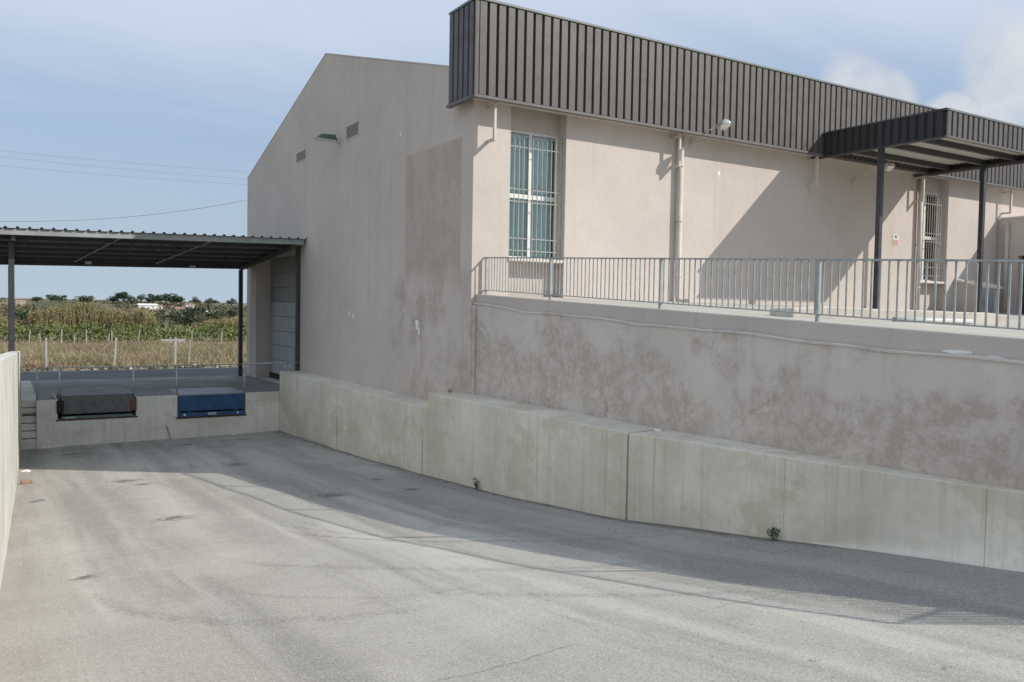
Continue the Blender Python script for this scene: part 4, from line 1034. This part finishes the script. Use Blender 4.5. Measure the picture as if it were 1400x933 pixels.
def tree(x, y, h, w, mat, label, seed, flat=.6, name='pine_tree', n=900, trunk=.35, z=None, group='trees on the far hill'):
    r = random.Random(seed); z = tz(x, y) if z is None else z
    R = empty(name, (x, y, z), label, 'tree', group)
    tr = MB(); cz = z+h*trunk
    tr.tube([(x, y, z-.3), (x+r.uniform(-.2, .2), y, z+h*trunk*.6), (x, y, cz+h*.2)], .3, 7, radii=[.035*h, .025*h, .012*h])
    lf = MB(); clumps = []
    for k in range(11):
        a = r.uniform(0, 6.28); d = r.random()**.6
        zz = cz+(h-h*trunk)*(.15+.7*r.random()*(1-.5*d*d))
        c = Vector((x+math.cos(a)*w*.36*d, y+math.sin(a)*w*.36*d, zz)); clumps.append((c, w*r.uniform(.13, .22)))
        tr.tube([(x, y, cz-h*.05), tuple(c)], .1, 5, radii=[.012*h, .005*h])
    for k in range(n):
        c, rad = clumps[r.randrange(len(clumps))]
        d = Vector((r.gauss(0, 1), r.gauss(0, 1), r.gauss(0, 1))).normalized()*rad*r.uniform(.55, 1.05); d.z *= flat
        p = c+d; s = w*r.uniform(.018, .035)
        u = Vector((r.uniform(-1, 1), r.uniform(-1, 1), r.uniform(-1, 1))).normalized(); v = u.cross(Vector((r.uniform(-1, 1), r.uniform(-1, 1), 1))).normalized()
        lf.add([p-u*s, p-v*s, p+u*s, p+v*s], [(0, 1, 2, 3)])
    tr.obj('trunk', MAT['bark'], R); lf.obj('crown', mat, R)
HY = 520
def at(b, Y): # east offset of a far thing from its bearing b (in 1/1400 radians east of the ramp's axis) and distance
    return Y*b*.000715
TR = [(160, 10.5, 13, 'pine', 'broad dark pine at the left end of the hilltop grove'), (147, 7.5, 9, 'pine', 'small dark pine leading the hilltop grove'), (172, 8.6, 9, 'olive', 'grey green tree filling the middle of the hilltop grove'),
      (191, 10, 7.5, 'pine', 'narrow dark pine standing above the white house'), (212, 9.0, 15, 'pine', 'wide dark pine behind the white house'), (228, 9.8, 15, 'pine', 'tallest wide pine right of the white house'),
      (240, 7.5, 9, 'pine', 'dark pine at the right end of the hilltop grove'), (66, 7.2, 8, 'pine', 'small dark round tree on the left ridge'), (78, 7.4, 9, 'pine', 'flat topped dark tree on the left ridge'),
      (45, 5.5, 7, 'olive', 'pale low tree at the far left of the ridge'), (110, 6, 12, 'olive', 'low grey green tree on the ridge left of the grove'), (270, 6.2, 9, 'olive', 'low grey green tree right of the farmhouse'), (300, 5.5, 10, 'olive', 'wide low tree near the right end of the ridge'), (318, 6.6, 8, 'pine', 'dark round tree at the right end of the ridge')]
for k, (u, h, w, m, lab) in enumerate(TR):
    tree(at(u, HY), HY+((k*37) % 30)-10, h*.72, w, MAT[m], lab, 60+k, name='pine_tree' if m == 'pine' else 'olive_tree', trunk=.22)
BUS = [(250, 150, 3.6, 6, 'pine', 'dark green bush beyond the right end of the vines'), (265, 152, 3.2, 5.5, 'pine', 'second dark bush beyond the right end of the vines'), (278, 148, 2.4, 4, 'olive', 'small grey green bush beside the dark bushes'),
       (30, 155, 3.0, 6, 'pine', 'dark bush left of the tall canes'), (205, 170, 2.6, 6, 'olive', 'olive bush behind the rounded cane clump'), (222, 230, 3.5, 9, 'olive', 'spreading olive tree below the white house'), (300, 240, 3.6, 10, 'olive', 'spreading olive tree below the ridge on the right'),
       (322, 150, 4.4, 4.5, 'pine', 'tall dark shrub beside the warehouse corner'), (130, 300, 3.4, 10, 'olive', 'olive tree on the slope behind the canes'), (60, 300, 3.5, 12, 'olive', 'olive tree on the slope left of the canes'), (265, 330, 4, 12, 'pine', 'dark tree on the slope below the farmhouse'), (190, 330, 3.5, 11, 'pine', 'dark tree on the slope below the grove')]
for k, (u, Y, h, w, m, lab) in enumerate(BUS):
    tree(at(u, Y), Y, h, w, MAT[m], lab, 90+k, name='bush' if Y < 200 else 'olive_tree', trunk=.12, n=700, group='bushes and trees between the vines and the hill')
def scrub():
    r = random.Random(77); mb = MB()
    for k in range(5200):
        y = 135+410*r.random()**.8; x = r.uniform(-.12, .34)*y+r.uniform(-10, 10)
        if math.sin(x*.05+y*.021)+math.sin(y*.06)+r.uniform(-.8, .8) < -.2: continue
        w = r.uniform(.8, 2.4); h = w*r.uniform(.5, .95); z = tz(x, y)
        for q in range(7):
            p = Vector((x+r.gauss(0, w*.45), y+r.gauss(0, w*.4), z+h*r.random())); sz = w*r.uniform(.16, .34)
            u = Vector((r.uniform(-1, 1), r.uniform(-1, 1), r.uniform(-1, 1))).normalized(); v = u.cross(Vector((r.uniform(-1, 1), r.uniform(-1, 1), 1))).normalized()
            mb.add([p-u*sz, p-v*sz, p+u*sz, p+v*sz], [(0, 1, 2, 3)])
    tag(mb.obj('hillside_scrub', MAT['scrub']), 'mixed olive brown scrub covering the far slope', 'scrub', kind='stuff')
scrub()
def house(u, Y, w, d, h, z, mat, label, roofm, name='farmhouse'):
    x = at(u, Y); R = empty(name, (x, Y, z), label, 'house', 'houses on the far hill')
    MB().box(x-w/2, x+w/2, Y, Y+d, z-1.5, z+h).obj('wall', mat, R)
    MB().prism([(Y-.3, z+h+.002), (Y+d+.3, z+h+.002), (Y+d/2, z+h+d*.16)], 'x', x-w/2-.3, x+w/2+.3).obj('roof', roofm, R)
    for k in range(max(2, int(w/3))):
        q = x-w/2+w*(k+.5)/max(2, int(w/3))
        MB().box(q-.4, q+.4, Y-.04, Y-.01, z+h*.35, z+h*.7).obj('window', MAT['shutter'], R)
house(197, 440, 8.5, 5, 1.7, -3.0, MAT['house'], 'long white house below the hilltop pines', MAT['house'])
house(211, 446, 4.5, 5, 1.4, -3.2, MAT['house'], 'small white house right of the long white one', MAT['tile'])
house(250, 430, 7.5, 6, 1.3, -4.2, MAT['stonehouse'], 'low tawny stone farmhouse on the far slope', MAT['tile'])
house(259, 440, 4, 4, 2.4, -3.2, MAT['house'], 'white tower house beside the tawny farmhouse', MAT['tile'])
house(209, 300, 2.6, 2.5, 1.0, -5.3, MAT['house'], 'tiny white hut low on the slope', MAT['house'], 'field_hut')
house(291, 380, 3.6, 3, 1.3, -4.9, MAT['house'], 'white cottage on the slope near the warehouse corner', MAT['house'])
house(26, 470, 4.2, 4, 1.9, -1.4, MAT['pinkhouse'], 'pink house on the left ridge', MAT['tile'])

# ------------------------------------------------------------------ power lines
def power():
    poles = [(-34, 82), (48, 86)]
    for k, (x, y) in enumerate(poles):
        z = tz(x, y); R = empty('utility_pole', (x, y, z), ['wooden power pole west of the dock canopy', 'wooden power pole behind the warehouse'][k], 'pole')
        MB().tube([(x, y, z-.5), (x, y, 15.2)], .16, 10, radii=[.19, .11]).obj('shaft', MAT['wood'], R)
        for zz in (13.6, 12.4): MB().box(x-.05, x+.05, y-.9, y+.9, zz-.06, zz+.06).obj('crossarm', MAT['wood'], R)
    A = [(-.8, 13.68, 14.9, 'upper thin power line across the sky'), (.8, 13.68, 14.2, 'middle thin power line across the sky'), (.0, 12.48, 13.8, 'lower thin power line across the sky')]
    for dy, za, zb_, lab in A:
        pts = []
        for k in range(25):
            t = k/24; x = -34+82*t; y = 82+4*t+dy; z = za+(zb_-za)*t-2.2*4*t*(1-t)*.75; pts.append((x, y, z))
        tag(MB().tube(pts, .009, 5).obj('power_line', MAT['wire']), lab, 'cable', 'power lines')
    pts = []
    for k in range(25):
        x = -20+50*k/24; z = 4.8+.055*x+.0078*x*x; pts.append((x, 60, z))
    tag(MB().tube(pts, .016, 5).obj('telephone_cable', MAT['wire']), 'sagging dark cable rising towards the warehouse eave', 'cable')
    for x, lab in ((-20, 'wooden cable pole beyond the dock end'), (30, 'wooden cable pole hidden behind the warehouse')):
        z = tz(x, 60); top = 4.8+.055*x+.0078*x*x
        R = empty('utility_pole', (x, 60.2, z), lab, 'pole')
        MB().tube([(x, 60.2, z-.4), (x, 60.2, top+.4)], .12, 8, radii=[.14, .09]).obj('shaft', MAT['wood'], R)
        MB().box(x-.05, x+.05, 59.97, 60.12, top-.08, top+.06).obj('insulator', MAT['paper'], R)
power()
